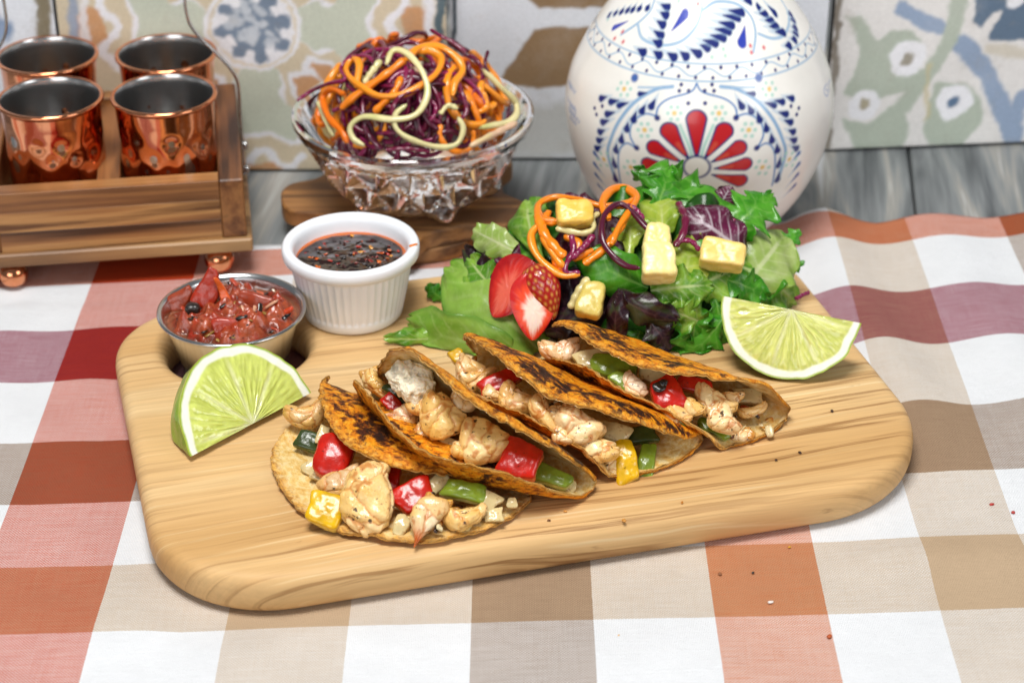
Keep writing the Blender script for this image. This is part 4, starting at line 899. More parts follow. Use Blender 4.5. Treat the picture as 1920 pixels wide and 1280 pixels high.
def shrimp(px, py, z, ln, wd, ang, label, curl=0.6, lobes=4, seed=0, taper=0.35, roll=0, col=(0.95, 0.85, 0.66), tail=False, lean=0, depth=0.8):
    """a curled, segmented piece of shrimp: ln long, wd wide (cm)"""
    ln, wd = ln*0.85, wd*0.80
    D_, F = cubesphere(34); rr = random.Random(seed*7+1)
    E_ = D_/((np.abs(D_)**2.5).sum(1)**(1/2.5))[:, None]; L = E_*np.array([ln/2, wd/2, wd/2*depth])
    f = L[:, 0]/(ln/2); L[:, 1] *= 1-taper*(f*0.5+0.5)*0.8+0.18*np.sin(f*2.3+seed); L[:, 2] *= 1-taper*(f*0.5+0.5)*0.6+0.12*np.sin(f*3.1+seed*2)
    cells = np.array([[rr.uniform(-1.8, 1.8), rr.uniform(-1, 1), rr.uniform(-1, 1)] for _ in range(6+2*lobes)])
    Pq = np.c_[D_[:, 0]*1.8, D_[:, 1], D_[:, 2]]+(np.stack([fbm(D_*1.6+seed+k*5, 2, seed+k) for k in range(3)], 1)-.5)*0.7
    dn_ = np.linalg.norm(Pq[:, None]-cells[None], axis=2); cid = dn_.argmin(1); dd_ = np.sort(dn_, 1); gap = dd_[:, 1]-dd_[:, 0]; cre = sstep(0.12, 0.0, gap)
    L = L+D_*((0.13*np.sqrt(np.minimum(1, gap*2.2))-0.06+(fbm(L*1.1+seed*3.1, 3, seed)-.5)*0.42+(fbm(L*4+seed, 2, seed+3)-.5)*0.07)*wd*0.62)[:, None]
    ss = L[:, 0]/ln+0.5; L[:, 1] += curl*0.9*wd*((L[:, 0]/ln)**2*2-0.25)
    if tail: pn = sstep(0.62, 1.0, ss); L[:, 1] *= 1-0.75*pn; L[:, 2] *= 1-0.6*pn; L[:, 0] += 0.2*pn
    c = np.repeat((lin(col)*np.array([1.0, 0.97, 0.85]))[None], len(L), 0); tone_ = np.array([rr.random()**1.8 for _ in cells])[cid]; c = c+(lin('e8b450')-c)*(tone_*0.6)[:, None]; c = c+(lin('c8701a')-c)*(cre*0.75)[:, None]
    ev = sstep(0.30, 0.0, np.minimum(ss, 1-ss)); c = c+(lin('d0903c')-c)*(ev*0.35)[:, None]; c = c+(lin('e6b04c')-c)*(sstep(.54, .70, fbm(L*0.9+seed, 2, seed+9))*0.55)[:, None]
    c = c+(lin('c06a18')-c)*(sstep(.66, .74, fbm(L*2.2+seed*2, 3, seed+5))*0.7)[:, None]
    if tail: c = c+(lin('c05a14')-c)*(sstep(0.66, 0.90, ss))[:, None]
    V = L@view_frame(ang, lean, roll).T+at(px, py, z+ZO); FILL.append((px, py, z+ZO, wd))
    o = mesh('grilled_shrimp', V, F, shm, col=c); tag(o, label, 'shrimp', GS); return o
GPp = {'r': ('red_pepper_piece', 'red pepper pieces in the tacos', 'c01a08', 'dd6a3a'), 'y': ('yellow_pepper_piece', 'yellow pepper pieces in the tacos', 'dfae0a', 'ecd068'), 'g': ('green_pepper_piece', 'green pepper pieces in the tacos', '788c22', 'b4bc78'), 'o': ('onion_piece', 'onion pieces in the tacos', 'd9c48e', 'c4a468'), 'd': ('green_pepper_piece', 'green pepper pieces in the tacos', '36451a', '59652c')}
pepm = painted('roasted_pepper', 0.26, 0.35, 140, bump=0.35, bs=150, bd=0.0015, coat=0.12, speck=(lin('3a1408'), 420, 0.62, 0.72))
onim = painted('cooked_onion', 0.2, 0.2, 150, bump=0.12, bs=260, bd=0.0008, coat=0.3, sss=0.12, speck=(lin('8a5424'), 300, 0.55, 0.72))
def pepper(kind, px, py, z, hx, hy, hz, ang, label, bend=0.35, seed=0, lean=0, roll=0, k=4.5):
    nm, gp, c1, c2 = GPp[kind]; L, F, D_ = rbox_local(18, np.array([hx*0.95, hy*0.95, hz*0.72]), k+4, 0.07, seed, 1.5); L = L+D_*((fbm(L*3.5+seed, 2, seed+3)-.5)*0.10)[:, None]
    L[:, 1] *= 1+0.16*np.sin(L[:, 0]/hx*1.3+seed); L[:, 0] *= 1+0.14*np.sin(L[:, 1]/hy*1.7+seed*2)
    L[:, 2] -= bend*((L[:, 0]/hx)**2*hx*0.35+(L[:, 1]/hy)**2*hy*0.3)
    m_ = sstep(0.30, 0.52, D_[:, 2]+(fbm(L*3+seed, 2, seed)-.5)*0.3)[:, None]; c = lin(c2)*(1-m_)+lin(c1)*m_
    V = L@view_frame(ang, lean, roll).T+at(px, py, z+ZO); o = mesh(nm, V, F, onim if kind == 'o' else pepm, col=c); tag(o, label, 'onion' if kind == 'o' else 'pepper', gp); return o
FILL = []; ZO = 0.0
T1, T2, T3, T4 = 'front left taco', 'second taco', 'third taco', 'far right taco'
shrimp(692, 935, 3.4, 4.2, 2.55, -97, 'large segmented shrimp, biggest in the front left taco, beside the yellow pepper', 0.35, 4, 1, 0.15, tail=False, depth=0.62)
shrimp(640, 900, 3.2, 2.6, 1.5, 30, 'shrimp half hidden under the red pepper in the front left taco', 0.5, 3, 2, col=(0.85, 0.71, 0.55))
shrimp(800, 975, 3.1, 2.6, 1.7, -115, 'charred shrimp with orange tail tip hanging over the front taco edge', 0.5, 3, 3, 0.45, tail=True, col=(0.93, 0.84, 0.72))
shrimp(872, 965, 3.0, 2.4, 1.5, 15, 'small shrimp lying right of the charred one in the front left taco', 0.7, 3, 4, col=(0.95, 0.85, 0.67))
shrimp(822, 940, 3.5, 1.5, 0.9, -20, 'browned shrimp scrap in the middle of the front left taco', 0.8, 2, 5, col=(0.66, 0.46, 0.24))
shrimp(575, 776, 3.2, 2.3, 1.6, 10, 'peppered shrimp poking out left of the front taco flap', 0.7, 3, 6, col=(0.85, 0.70, 0.48))
shrimp(600, 770, 3.0, 1.2, 1.1, -60, 'dark little shrimp end tucked by the front taco fold', 0.6, 2, 7, col=(0.73, 0.55, 0.35))
pepper('r', 625, 852, 3.75, 1.05, 0.80, 0.50, 74, 'glossy pointed red pepper at the left of the front taco', 0.5, 1, k=2.6)
pepper('y', 612, 955, 3.0, 0.95, 0.72, 0.42, 160, 'yellow pepper square at the front edge of the front left taco', 0.2, 2)
pepper('r', 775, 925, 3.3, 1.0, 0.62, 0.42, 35, 'red pepper strip right of the large shrimp in the front left taco', 0.3, 3)
pepper('r', 730, 900, 3.2, 0.7, 0.55, 0.4, 80, 'deep red pepper scrap hidden behind the large shrimp', 0.3, 4)
pepper('g', 872, 920, 3.5, 1.1, 0.52, 0.34, -12, 'green pepper strip under the front left taco flap', 0.5, 5)
pepper('o', 908, 932, 3.25, 0.75, 0.42, 0.26, -30, 'white onion petal beside the green pepper in the front left taco', 0.6, 6)
pepper('o', 815, 912, 3.4, 0.75, 0.3, 0.22, 50, 'onion strip behind the browned shrimp scrap', 0.4, 7)
pepper('d', 578, 826, 2.9, 0.62, 0.42, 0.32, -15, 'dark green pepper bit at the left rim of the front taco', 0.4, 8)
pepper('o', 607, 815, 3.2, 0.5, 0.3, 0.25, 80, 'onion cube above the pointed red pepper in the front left taco', 0.2, 9)
pepper('o', 586, 872, 2.75, 0.48, 0.34, 0.22, 40, 'pale onion bit on the flat left side of the front taco', 0.4, 10)
pepper('o', 598, 892, 2.75, 0.4, 0.28, 0.2, -20, 'onion bit just below the pointed red pepper', 0.4, 11)
pepper('o', 925, 965, 2.75, 0.5, 0.34, 0.16, 10, 'browned onion scrap near the right tip of the front taco', 0.4, 12)
pepper('o', 752, 985, 2.7, 0.45, 0.3, 0.2, 70, 'onion bit between the two big shrimp at the front taco rim', 0.4, 13)
pepper('o', 960, 943, 2.9, 0.22, 0.22, 0.2, 0, 'round seed like onion bead at the right tip of the front taco', 0.0, 14, k=2)
ZO = -0.45
shrimp(712, 722, 5.0, 2.2, 1.3, -40, 'split shrimp at the upper left end of the second taco', 0.5, 3, 11, col=(0.95, 0.85, 0.64))
shrimp(695, 700, 4.9, 1.2, 0.9, 20, 'charred shrimp tip at the very left end of the second taco', 0.4, 2, 12, col=(0.79, 0.60, 0.38))
shrimp(757, 778, 4.9, 2.0, 1.5, 30, 'shrimp with a blackened top below the white crumb', 0.6, 3, 13, col=(0.90, 0.82, 0.72))
shrimp(832, 782, 5.6, 2.7, 2.3, -30, 'plump round shrimp in the middle of the second taco', 0.5, 3, 14, 0.2, col=(0.95, 0.84, 0.61), depth=0.85)
shrimp(908, 826, 5.2, 2.6, 2.2, -25, 'cream shrimp just left of the big red pepper in the second taco', 0.4, 3, 15, 0.1, col=(0.96, 0.87, 0.67), depth=0.8)
shrimp(800, 812, 4.8, 1.4, 1.0, -30, 'small shrimp scrap low in the second taco', 0.5, 2, 16, col=(0.85, 0.74, 0.55))
shrimp(870, 845, 4.9, 1.3, 1.0, -20, 'small cream shrimp low at the rim of the second taco', 0.4, 2, 17, col=(0.96, 0.86, 0.68))
shrimp(868, 752, 6.2, 1.5, 1.1, -35, 'small shrimp tucked under the flap of the second taco', 0.5, 2, 18, col=(0.93, 0.86, 0.76))
shrimp(785, 760, 5.7, 1.3, 1.0, 20, 'little shrimp between the white crumb and the plump shrimp', 0.5, 2, 19, col=(0.93, 0.84, 0.72))
pepper('r', 975, 862, 4.7, 1.05, 0.85, 0.55, -18, 'big glossy red pepper square in the second taco', 0.35, 15)
pepper('g', 1033, 893, 3.6, 0.95, 0.45, 0.38, -22, 'green pepper stick at the right end of the second taco', 0.2, 16)
pepper('d', 748, 738, 5.1, 0.8, 0.36, 0.3, -40, 'dark green pepper skin under the white crumb', 0.5, 17)
pepper('r', 738, 762, 4.8, 0.8, 0.42, 0.35, -50, 'red pepper strip low behind the second taco rim', 0.3, 18)
pepper('o', 850, 838, 4.6, 0.8, 0.35, 0.2, -30, 'flat onion piece under the plump shrimp of the second taco', 0.4, 19)
pepper('o', 1060, 905, 3.2, 0.5, 0.3, 0.2, -30, 'onion scrap behind the green stick in the second taco', 0.4, 20)
D_, F_ = cubesphere(40); q = np.array([1.2, 0.82, 0.9]); L = D_*q; pit = fbm(L*5.5, 3, 77); L = L+D_*((fbm(L*1.2, 3, 31)-.5)*0.9+(pit-.5)*0.28)[:, None]
crm = painted('airy_crumb', 0.75, 0.12, 300, bump=0.8, bs=480, bd=0.002, sss=0.2)
o = mesh('bread_crumb', L@view_frame(-40).T+at(772, 718, 5.9), F_, crm, col=np.repeat(lin('f5ead0')[None], len(L), 0)*(0.75+0.35*sstep(.35, .55, pit))[:, None]); tag(o, 'spongy white crumb at the upper end of the second taco', 'crumb')
ZO = -1.3
shrimp(890, 697, 5.9, 2.3, 1.8, -20, 'curled pale shrimp at the upper left end of the third taco', 1.0, 3, 21, 0.2, col=(0.96, 0.87, 0.71))
shrimp(972, 748, 6.0, 2.3, 1.7, -25, 'shrimp lying behind the red strip in the third taco', 0.5, 3, 22, col=(0.94, 0.83, 0.66))
shrimp(1022, 778, 6.0, 2.6, 1.3, -58, 'slim white shrimp standing across the third taco', 0.4, 3, 23, 0.3, col=(0.95, 0.85, 0.64))
shrimp(1085, 795, 5.8, 2.6, 2.2, -40, 'plump shrimp with an orange edge in the middle of the third taco', 0.5, 3, 24, 0.15, col=(0.96, 0.87, 0.71), depth=0.85)
shrimp(1122, 838, 4.9, 2.2, 1.6, -35, 'white shrimp left of the yellow pepper in the third taco', 0.6, 3, 25, col=(0.96, 0.87, 0.69))
shrimp(1150, 872, 3.9, 1.5, 0.9, -80, 'slender shrimp end touching the yellow pepper', 0.4, 2, 26, col=(0.95, 0.85, 0.66))
shrimp(1048, 772, 6.2, 1.3, 1.0, 10, 'small shrimp under the flap of the third taco', 0.4, 2, 27, col=(0.95, 0.86, 0.68))
shrimp(1055, 818, 5.6, 1.2, 0.9, -40, 'small shrimp against the near rim of the third taco', 0.4, 2, 28, col=(0.96, 0.87, 0.71))
shrimp(925, 738, 6.0, 1.2, 0.9, -30, 'little shrimp below the red strip in the third taco', 0.4, 2, 29, col=(0.95, 0.85, 0.67))
pepper('r', 935, 716, 6.2, 1.15, 0.42, 0.36, 28, 'red pepper strip across the upper part of the third taco', 0.3, 21)
pepper('y', 1173, 862, 4.1, 1.15, 0.52, 0.42, 96, 'upright yellow pepper at the right end of the third taco', 0.4, 22, k=3)
pepper('g', 1212, 866, 3.7, 0.9, 0.46, 0.38, 80, 'green pepper piece standing right of the yellow one', 0.35, 23)
pepper('d', 1200, 815, 4.4, 0.9, 0.5, 0.35, 10, 'dark green pepper in the shade under the third taco flap', 0.4, 24)
pepper('o', 1150, 810, 4.9, 0.8, 0.5, 0.3, -20, 'browned onion under the flap of the third taco', 0.4, 25)
pepper('o', 925, 752, 5.4, 0.6, 0.3, 0.2, -30, 'onion sliver at the rim of the third taco', 0.4, 26)
pepper('y', 862, 672, 5.6, 0.6, 0.3, 0.25, -50, 'yellow pepper sliver between the second and third tacos', 0.3, 27)
ZO = -1.5
shrimp(1048, 655, 6.2, 2.4, 1.5, 0, 'orange tinted shrimp at the upper left end of the far right taco', 0.7, 3, 31, 0.2, col=(0.93, 0.82, 0.72))
shrimp(1190, 722, 6.2, 1.8, 1.2, -50, 'white shrimp between green and red pepper in the far right taco', 0.5, 3, 32, col=(0.95, 0.89, 0.86))
shrimp(1268, 778, 5.3, 1.8, 1.3, -20, 'browned shrimp under the charred red pepper', 0.5, 3, 33, col=(0.92, 0.78, 0.61))
shrimp(1342, 752, 5.4, 2.6, 1.5, -28, 'long cream shrimp in the open end of the far right taco', 0.8, 4, 34, 0.1, col=(0.96, 0.87, 0.68))
shrimp(1358, 788, 5.0, 2.0, 1.6, -50, 'broad shrimp below the long cream one in the far right taco', 0.5, 3, 35, 0.2, col=(0.96, 0.87, 0.71))
shrimp(1412, 768, 4.6, 1.8, 0.8, 20, 'thin shrimp end near the right tip of the far right taco', 0.6, 3, 36, col=(0.96, 0.87, 0.71))
shrimp(1388, 815, 3.9, 1.4, 1.1, 0, 'round shrimp bead low at the open end of the far right taco', 0.3, 2, 37, col=(0.93, 0.85, 0.74))
shrimp(1440, 797, 3.5, 1.2, 0.9, 20, 'browned shrimp crumb at the right tip of the far right taco', 0.4, 2, 38, col=(0.84, 0.65, 0.40))
shrimp(1300, 762, 5.6, 1.3, 1.0, -30, 'small shrimp right of the charred red pepper', 0.4, 2, 39, col=(0.95, 0.86, 0.68))
shrimp(1375, 745, 5.3, 1.3, 0.9, 10, 'small shrimp behind the long cream one in the far right taco', 0.4, 2, 40, col=(0.96, 0.87, 0.71))
pepper('r', 1250, 738, 6.0, 0.95, 0.80, 0.5, -70, 'bright red pepper with a black char mark in the far right taco', 0.4, 31)
pepper('g', 1150, 688, 6.4, 1.05, 0.55, 0.4, -15, 'green pepper leaf shaped piece in the far right taco', 0.4, 32)
pepper('g', 1166, 714, 6.3, 0.6, 0.34, 0.3, -40, 'small olive green pepper below the larger green one', 0.3, 33)
pepper('o', 1112, 672, 6.3, 1.0, 0.5, 0.3, 15, 'white onion piece left of the green pepper in the far right taco', 0.4, 34)
pepper('g', 1338, 806, 4.2, 0.8, 0.3, 0.3, -30, 'green pepper strip along the rim of the far right taco', 0.3, 35)
pepper('r', 1302, 722, 5.9, 0.9, 0.45, 0.3, -15, 'red pepper shaded under the flap of the far right taco', 0.3, 36)
pepper('o', 1400, 742, 4.8, 0.9, 0.45, 0.25, 0, 'pale onion under the flap at the open end of the far right taco', 0.4, 37)
pepper('o', 1225, 705, 6.0, 0.7, 0.4, 0.3, -20, 'brown onion behind the red pepper in the far right taco', 0.4, 38)
def bits(label, lo, hi, n, seed):
    rr = random.Random(seed); Vs, Fs, cols, off = [], [], [], 0; sel = FILL[lo:hi]
    for k_ in range(n):
        px, py, z, wd = rr.choice(sel); a_ = rr.uniform(0, 6.28); q = wd*18*rr.uniform(0.8, 1.35); sz_ = rr.uniform(.07, .2)
        L, Fq, _ = rbox_local(4, (sz_*rr.uniform(1, 1.8), sz_, sz_*0.6), 3.5, 0.06, k_, 4); L = L@rot(rr.uniform(-1, 1), rr.uniform(-1, 1), rr.uniform(0, 6)).T
        zz_ = max(2.5, z-0.15-0.25*rr.random()); Vs.append(L+at(px+q*math.cos(a_), py+q*math.sin(a_)*0.7, zz_)); Fs.append(Fq+off); off += len(L)
        cols.append(np.repeat(lin(rr.choice(['d9c48e', 'cfae6a', 'e3d2a4', 'a8702c', '6a3a14', '2a160c', 'b8441a', '7d8a2c', 'dcc07c', 'c98a3a']))[None], len(L), 0))
    o = mesh('diced_bits', np.concatenate(Vs), np.concatenate(Fs), onim, col=np.concatenate(cols)); tag(o, label, 'filling', kind='stuff')
ZO = 0.0
bits('tiny diced onion and spice bits among the shrimp of the front left taco', 0, 6, 60, 1)
bits('tiny diced bits among the shrimp of the second taco', 7, 16, 34, 2)
bits('tiny diced bits among the shrimp of the third taco', 16, 25, 36, 3)
bits('tiny diced bits among the shrimp of the far right taco', 25, 35, 44, 4)
L, Fq, _ = rbox_local(10, (0.36, 0.26, 0.08), 2.6, 0.14, 3, 3); o = mesh('char_flake', L@view_frame(30).T+at(1238, 722, 5.05), Fq, painted('charred_skin', 0.3, 0.4, 400, bump=0.3, coat=0.3), col=np.repeat(lin('1a1614')[None], len(L), 0))
tag(o, 'black char flake stuck on the red pepper of the far right taco', 'char')

# ------------------------------------------------------------------ lime wedges
rindm = painted('lime_rind', 0.3, 0.18, 120, bump=0.35, bs=700, bd=0.0009, coat=0.3, sss=0.05)
flesm = painted('lime_flesh', 0.12, 0.1, 300, bump=0.12, bs=300, bd=0.0008, coat=0.2, sss=0.3, sssr=(0.9, 1.0, 0.45))
def lime(label, c, ux, uy, a, b, wedge, seed, flesh='ccd670'):
    c = np.asarray(c, float); ux = nrm(ux); uy = nrm(uy-ux*(np.asarray(uy)@ux)); un = np.cross(ux, uy)
    if un@(CAM-c) < 0: un = -un
    t = thing('lime_wedge', label, 'lime', c)
    ph = np.linspace(0, math.pi, 120); tt = np.linspace(0, wedge, 40)
    prof = lambda p: np.sin(p)
    def pt(p, th_, rho=1.0):
        nz = 1.0
        return c+rho*(np.cos(p)[..., None]*ux*a+np.sin(p)[..., None]*b*(np.cos(th_)[..., None]*uy-np.sin(th_)[..., None]*un))
    Pp, Tt = np.meshgrid(ph, tt, indexing='ij'); V = pt(Pp, Tt)
    nz = fbm(V*1.1+seed, 2, seed)-.5; V = c+(V-c)*(1+nz*0.06)[..., None]
    gc = lin('86a823')+(lin('5f8a14')-lin('86a823'))*sstep(.35, .65, fbm(V*0.7+seed, 3, seed))[..., None]; ed = sstep(0.10, 0.0, Tt); gc = gc+(lin('c2cf55')-gc)*ed[..., None]
    mesh('rind', V.reshape(-1, 3), grid(120, 40), rindm, t, col=gc.reshape(-1, 3))
    edgev = V[:, 0]; edge2 = V[:, -1]
    for nm, ev, th0, sg in (('cut_face', edgev, 0.0, 1), ('back_face', edge2, wedge, -1)):
        nr = 90; rho = np.linspace(0, 1, nr); W_ = c+(ev[:, None]-c)*rho[None, :, None]
        Ph, Rh = np.meshgrid(ph, rho, indexing='ij')
        up_ = (Ph/math.pi); nseg = 4.0
        sg_ = up_*nseg+0.18*math.sin(seed); mem = np.abs(sg_-np.round(sg_)); memw = 0.035/np.maximum(Rh, 0.12)
        ves = fbm(np.stack([Ph*24+fbm(np.stack([Ph*3, Rh*3, 0*Ph], -1), 2, 3)*2, Rh*4.5, 0*Ph+seed], -1), 3, seed)
        fc = lin(flesh)*np.ones(Ph.shape+(1,)); fc = fc*(0.78+0.36*ves)[..., None]; fc = fc+(lin('b4bf4c')-fc)*(sstep(.55, .3, ves)*0.45)[..., None]
        mm = sstep(memw*1.6, memw*0.4, mem)*sstep(1.0, 0.6, Rh)*0.6+sstep(0.16, 0.03, Rh)*0.5; fc = fc+(lin('ece9cc')-fc)*np.clip(mm*0.6, 0, .6)[..., None]
        wob = 0.012*np.sin(Ph*9+seed)
        pith = sstep(0.855, 0.895, Rh+wob); fc = fc+(lin('f2f4e4')-fc)*pith[..., None]; gr = sstep(0.955, 0.99, Rh); fc = fc+(lin('9fb83a')-fc)*gr[..., None]
        hgt = ((ves-.5)*0.16+(1-sstep(memw*2, memw*.4, mem))*0.03)*sstep(0.88, 0.80, Rh)*sstep(0, .1, Rh)
        W_ = W_+un*(hgt*sg)[..., None] if sg > 0 else W_
        mesh(nm, W_.reshape(-1, 3), grid(120, nr), flesm, t, col=fc.reshape(-1, 3))
    return t
pL, pR = at(372, 848, 2.45), at(572, 742, 2.5); cL = (pL+pR)/2
lime('lime wedge standing rind up beside the salsa cup', cL, pR-pL, at(440, 655, 5.2)-cL, 3.75, 3.95, 1.0, 2)
pL, pR = at(1362, 556, 5.6), at(1606, 604, 5.0); cL = (pL+pR)/2
lime('lime wedge resting on its rind at the right of the salad', cL, pR-pL, at(1478, 712, 2.3)-cL, 3.45, np.linalg.norm(at(1478, 712, 2.3)-cL), 1.0, 5, 'd6db80')
# ------------------------------------------------------------------ salad leaves
SDC, SDR = np.array([4.6, 0.3, 2.0]), np.array([9.2, 5.2, 5.6])
def sal(px, py, k=1.0): return on_ellipsoid(px, py, SDC, SDR*k)
leafm = painted('salad_leaf', 0.28, 0.22, 140, bump=0.25, bs=220, bd=0.0012, coat=0.1, transl=0.4)
LK = {  # face, second tone, rib
 'butter': ('84b63a', 'a4ca58', 'bcd880'), 'romaine': ('559a1e', 'a0cc48', 'd2e49a'), 'yellow': ('a2c436', 'c6d858', 'e2ea9c'), 'green': ('348416', '5aa826', '8cc858'),
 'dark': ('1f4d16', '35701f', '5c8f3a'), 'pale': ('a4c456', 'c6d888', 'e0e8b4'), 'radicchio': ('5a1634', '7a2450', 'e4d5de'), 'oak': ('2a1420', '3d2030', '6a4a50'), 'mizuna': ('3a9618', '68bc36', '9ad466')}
def leaf(kind, base, tip, W, label, shape='round', ruf=0.25, cup=0.3, bulge=0.3, seed=0, tilt=0.0, k=(1.0, 1.0), freq=5, teeth=0.0, lift=None):
    b = base if len(base) == 3 and lift == 'w' else sal(base[0], base[1], k[0]); t = tip if len(tip) == 3 and lift == 'w' else sal(tip[0], tip[1], k[1]); b, t = np.asarray(b, float), np.asarray(t, float)
    T = t-b; ln = np.linalg.norm(T); T = T/ln; mid = (b+t)/2; nd = nrm((mid-SDC)/SDR**2); N0 = nrm(nd*0.5+TOCAM*0.7); B = nrm(np.cross(T, N0)); Nn = np.cross(B, T)
    ct, st = math.cos(tilt), math.sin(tilt); B, Nn = B*ct+Nn*st, Nn*ct-B*st
    if Nn@TOCAM < 0: Nn = -Nn
    ns, nt = 64, 34; s, u = np.meshgrid(np.linspace(0, 1, ns), np.linspace(-1, 1, nt), indexing='ij'); rr = random.Random(seed); p1, p2 = rr.uniform(0, 6), rr.uniform(0, 6)
    if shape == 'round': w_ = np.sin(np.pi*np.clip(s*0.92+0.06, 0, 1))**0.55
    elif shape == 'spoon': w_ = 0.22+0.85*sstep(0.1, 0.7, s)*np.sqrt(np.maximum(0, 1-np.maximum(0, (s-0.62)/0.38)**2.4))
    elif shape == 'jag': w_ = (0.12+0.95*np.sin(np.pi*np.clip(s, 0, 1))**0.8)*(0.45+0.55*np.abs(((s*freq+0.15*np.sign(u)) % 1)*2-1))
    else: w_ = 0.5+0.5*np.sin(np.pi*s)
    w_ = w_*(1+0.06*np.sin(s*17+p1)+teeth*0.7*np.abs(((s*freq*2.7+p2) % 1)*2-1)+0.1*(fbm(np.stack([s*9, u*1.5, 0*s+seed], -1), 2, seed)-.5))
    ru = np.abs(u)**2.0*ruf*0.85*(np.sin(s*freq*2*math.pi*0.55+p1+u*1.3)+0.4*np.sin(s*freq*4+p2*np.sign(u)))
    bl = (fbm(np.stack([s*ln*0.9, u*W*0.9, 0*s+seed], -1), 3, seed+2)-.5)*0.24
    L = b+T*(s*ln)[..., None]+B*(u*W*w_)[..., None]+Nn*(bulge*ln*0.35*np.sin(np.pi*s)-cup*W*(u**2)*w_+ru*min(W, 2)+bl*0.7)[..., None]+T*(0.10*ln*ruf*np.sin(u*6+p2)*s)[..., None]
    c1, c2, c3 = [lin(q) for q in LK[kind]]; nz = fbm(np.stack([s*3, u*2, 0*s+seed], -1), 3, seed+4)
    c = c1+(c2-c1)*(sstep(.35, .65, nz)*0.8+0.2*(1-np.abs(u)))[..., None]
    ribw = (0.085 if kind in ('radicchio', 'romaine', 'pale') else 0.045)*(1.15-s); v = sstep(ribw*1.5, ribw*0.5, np.abs(u)); ph = ((s-np.abs(u)*0.28)*6.0) % 1
    v2 = sstep(0.13, 0.03, np.abs(ph-0.5))*sstep(1.0, .5, np.abs(u))*(0.7 if kind == 'radicchio' else 0.4); c = c+(c3-c)*np.clip(v+v2, 0, 0.9)[..., None]
    fine = sstep(.52, .5, np.abs(fbm(np.stack([s*22, u*10, 0*s+seed], -1), 2, seed+7)-.5)+.49)*0.25; c = c+(c3-c)*fine[..., None]
    if kind == 'romaine' or kind == 'butter': c = c+(lin('3f8a20')-c)*(sstep(0.75, 1.0, np.abs(u))*0.5)[..., None]
    if kind == 'oak': c = c+(lin('4a6a24')-c)*(sstep(.5, .7, nz)*0.4)[..., None]
    L = L.reshape(-1, 3); L[:, 2] = np.maximum(L[:, 2], BT+0.06+0.08*nz.ravel())
    o = mesh('salad_leaf', L, grid(ns, nt), leafm, col=c.reshape(-1, 3), solid=0.045)
    tag(o, label, 'leaf', 'leaves of the mixed salad'); return o
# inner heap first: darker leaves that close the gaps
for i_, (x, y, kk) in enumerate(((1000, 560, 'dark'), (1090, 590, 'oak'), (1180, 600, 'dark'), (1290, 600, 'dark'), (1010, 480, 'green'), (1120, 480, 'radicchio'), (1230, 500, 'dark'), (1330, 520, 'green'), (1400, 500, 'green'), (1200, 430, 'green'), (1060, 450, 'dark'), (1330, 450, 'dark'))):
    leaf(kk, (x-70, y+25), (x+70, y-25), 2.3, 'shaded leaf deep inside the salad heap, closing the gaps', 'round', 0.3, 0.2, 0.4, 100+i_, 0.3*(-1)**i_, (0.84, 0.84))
leaf('butter', at(1010, 655, 2.5), at(838, 500, 5.0), 2.1, 'broad light green butter lettuce leaf draped at the left of the salad', 'round', 0.14, 0.22, 0.40, 3, -0.25, lift='w', freq=3)
leaf('butter', at(960, 655, 2.5), at(765, 600, 2.7), 1.35, 'light green lettuce lobe lying on the board below the broad butter leaf', 'round', 0.2, 0.15, 0.45, 4, 0.1, lift='w', freq=3)
leaf('romaine', at(830, 632, 2.3), at(722, 634, 2.5), 0.55, 'small curled green leaf tip at the far left of the salad', 'round', 0.3, 0.4, 0.35, 5, 0.1, lift='w')
leaf('green', at(830, 560, 2.4), at(800, 535, 3.0), 0.5, 'tiny green leaf scrap behind the butter lettuce', 'round', 0.2, 0.2, 0.2, 6, 0.1, lift='w')
leaf('pale', (962, 470), (888, 432), 0.85, 'pale lettuce rib piece sticking out at the left back of the salad', 'wide', 0.2, 0.35, 0.3, 7, 0.2, (1.05, 1.1))
leaf('radicchio', (955, 530), (952, 440), 0.75, 'white and purple radicchio scrap beside the pale rib piece', 'round', 0.25, 0.3, 0.3, 8, 0.2, (0.98, 1.03))
leaf('oak', (930, 560), (870, 470), 1.1, 'dark purple leaf at the left above the butter lettuce', 'round', 0.35, 0.3, 0.3, 9, 0.3, (0.96, 1.02))
leaf('romaine', (940, 560), (878, 485), 1.0, 'bright green leaf between the purple leaf and the strawberry', 'round', 0.3, 0.2, 0.3, 10, 0.0, (0.98, 1.03))
leaf('romaine', (1015, 500), (988, 375), 1.15, 'upright green romaine leaf left of the carrot curls', 'spoon', 0.18, 0.35, 0.3, 11, 0.2, (1.0, 1.05))
leaf('radicchio', (1120, 420), (1050, 372), 1.0, 'pale purple radicchio behind the carrot curls', 'round', 0.25, 0.3, 0.3, 12, 0.3, (0.98, 1.05))
leaf('green', (1330, 400), (1190, 320), 1.7, 'frilly dark green leaf on top of the salad against the jar', 'jag', 0.38, 0.2, 0.35, 13, 0.2, (1.0, 1.18), 5, 0.2)
leaf('mizuna', (1230, 395), (1255, 312), 1.2, 'curly green leaf tip rising highest over the salad', 'jag', 0.4, 0.2, 0.3, 14, -0.2, (1.02, 1.2), 4, 0.2)
leaf('mizuna', (1210, 380), (1380, 385), 1.25, 'broad dark green leaf lying across the back of the salad', 'round', 0.3, 0.25, 0.3, 15, 0.1, (1.04, 1.1), 4)
leaf('mizuna', (1360, 440), (1450, 365), 1.5, 'toothed bright green leaf at the right back in front of the jar', 'jag', 0.2, 0.15, 0.25, 16, 0.1, (1.05, 1.15), 4, 0.25)
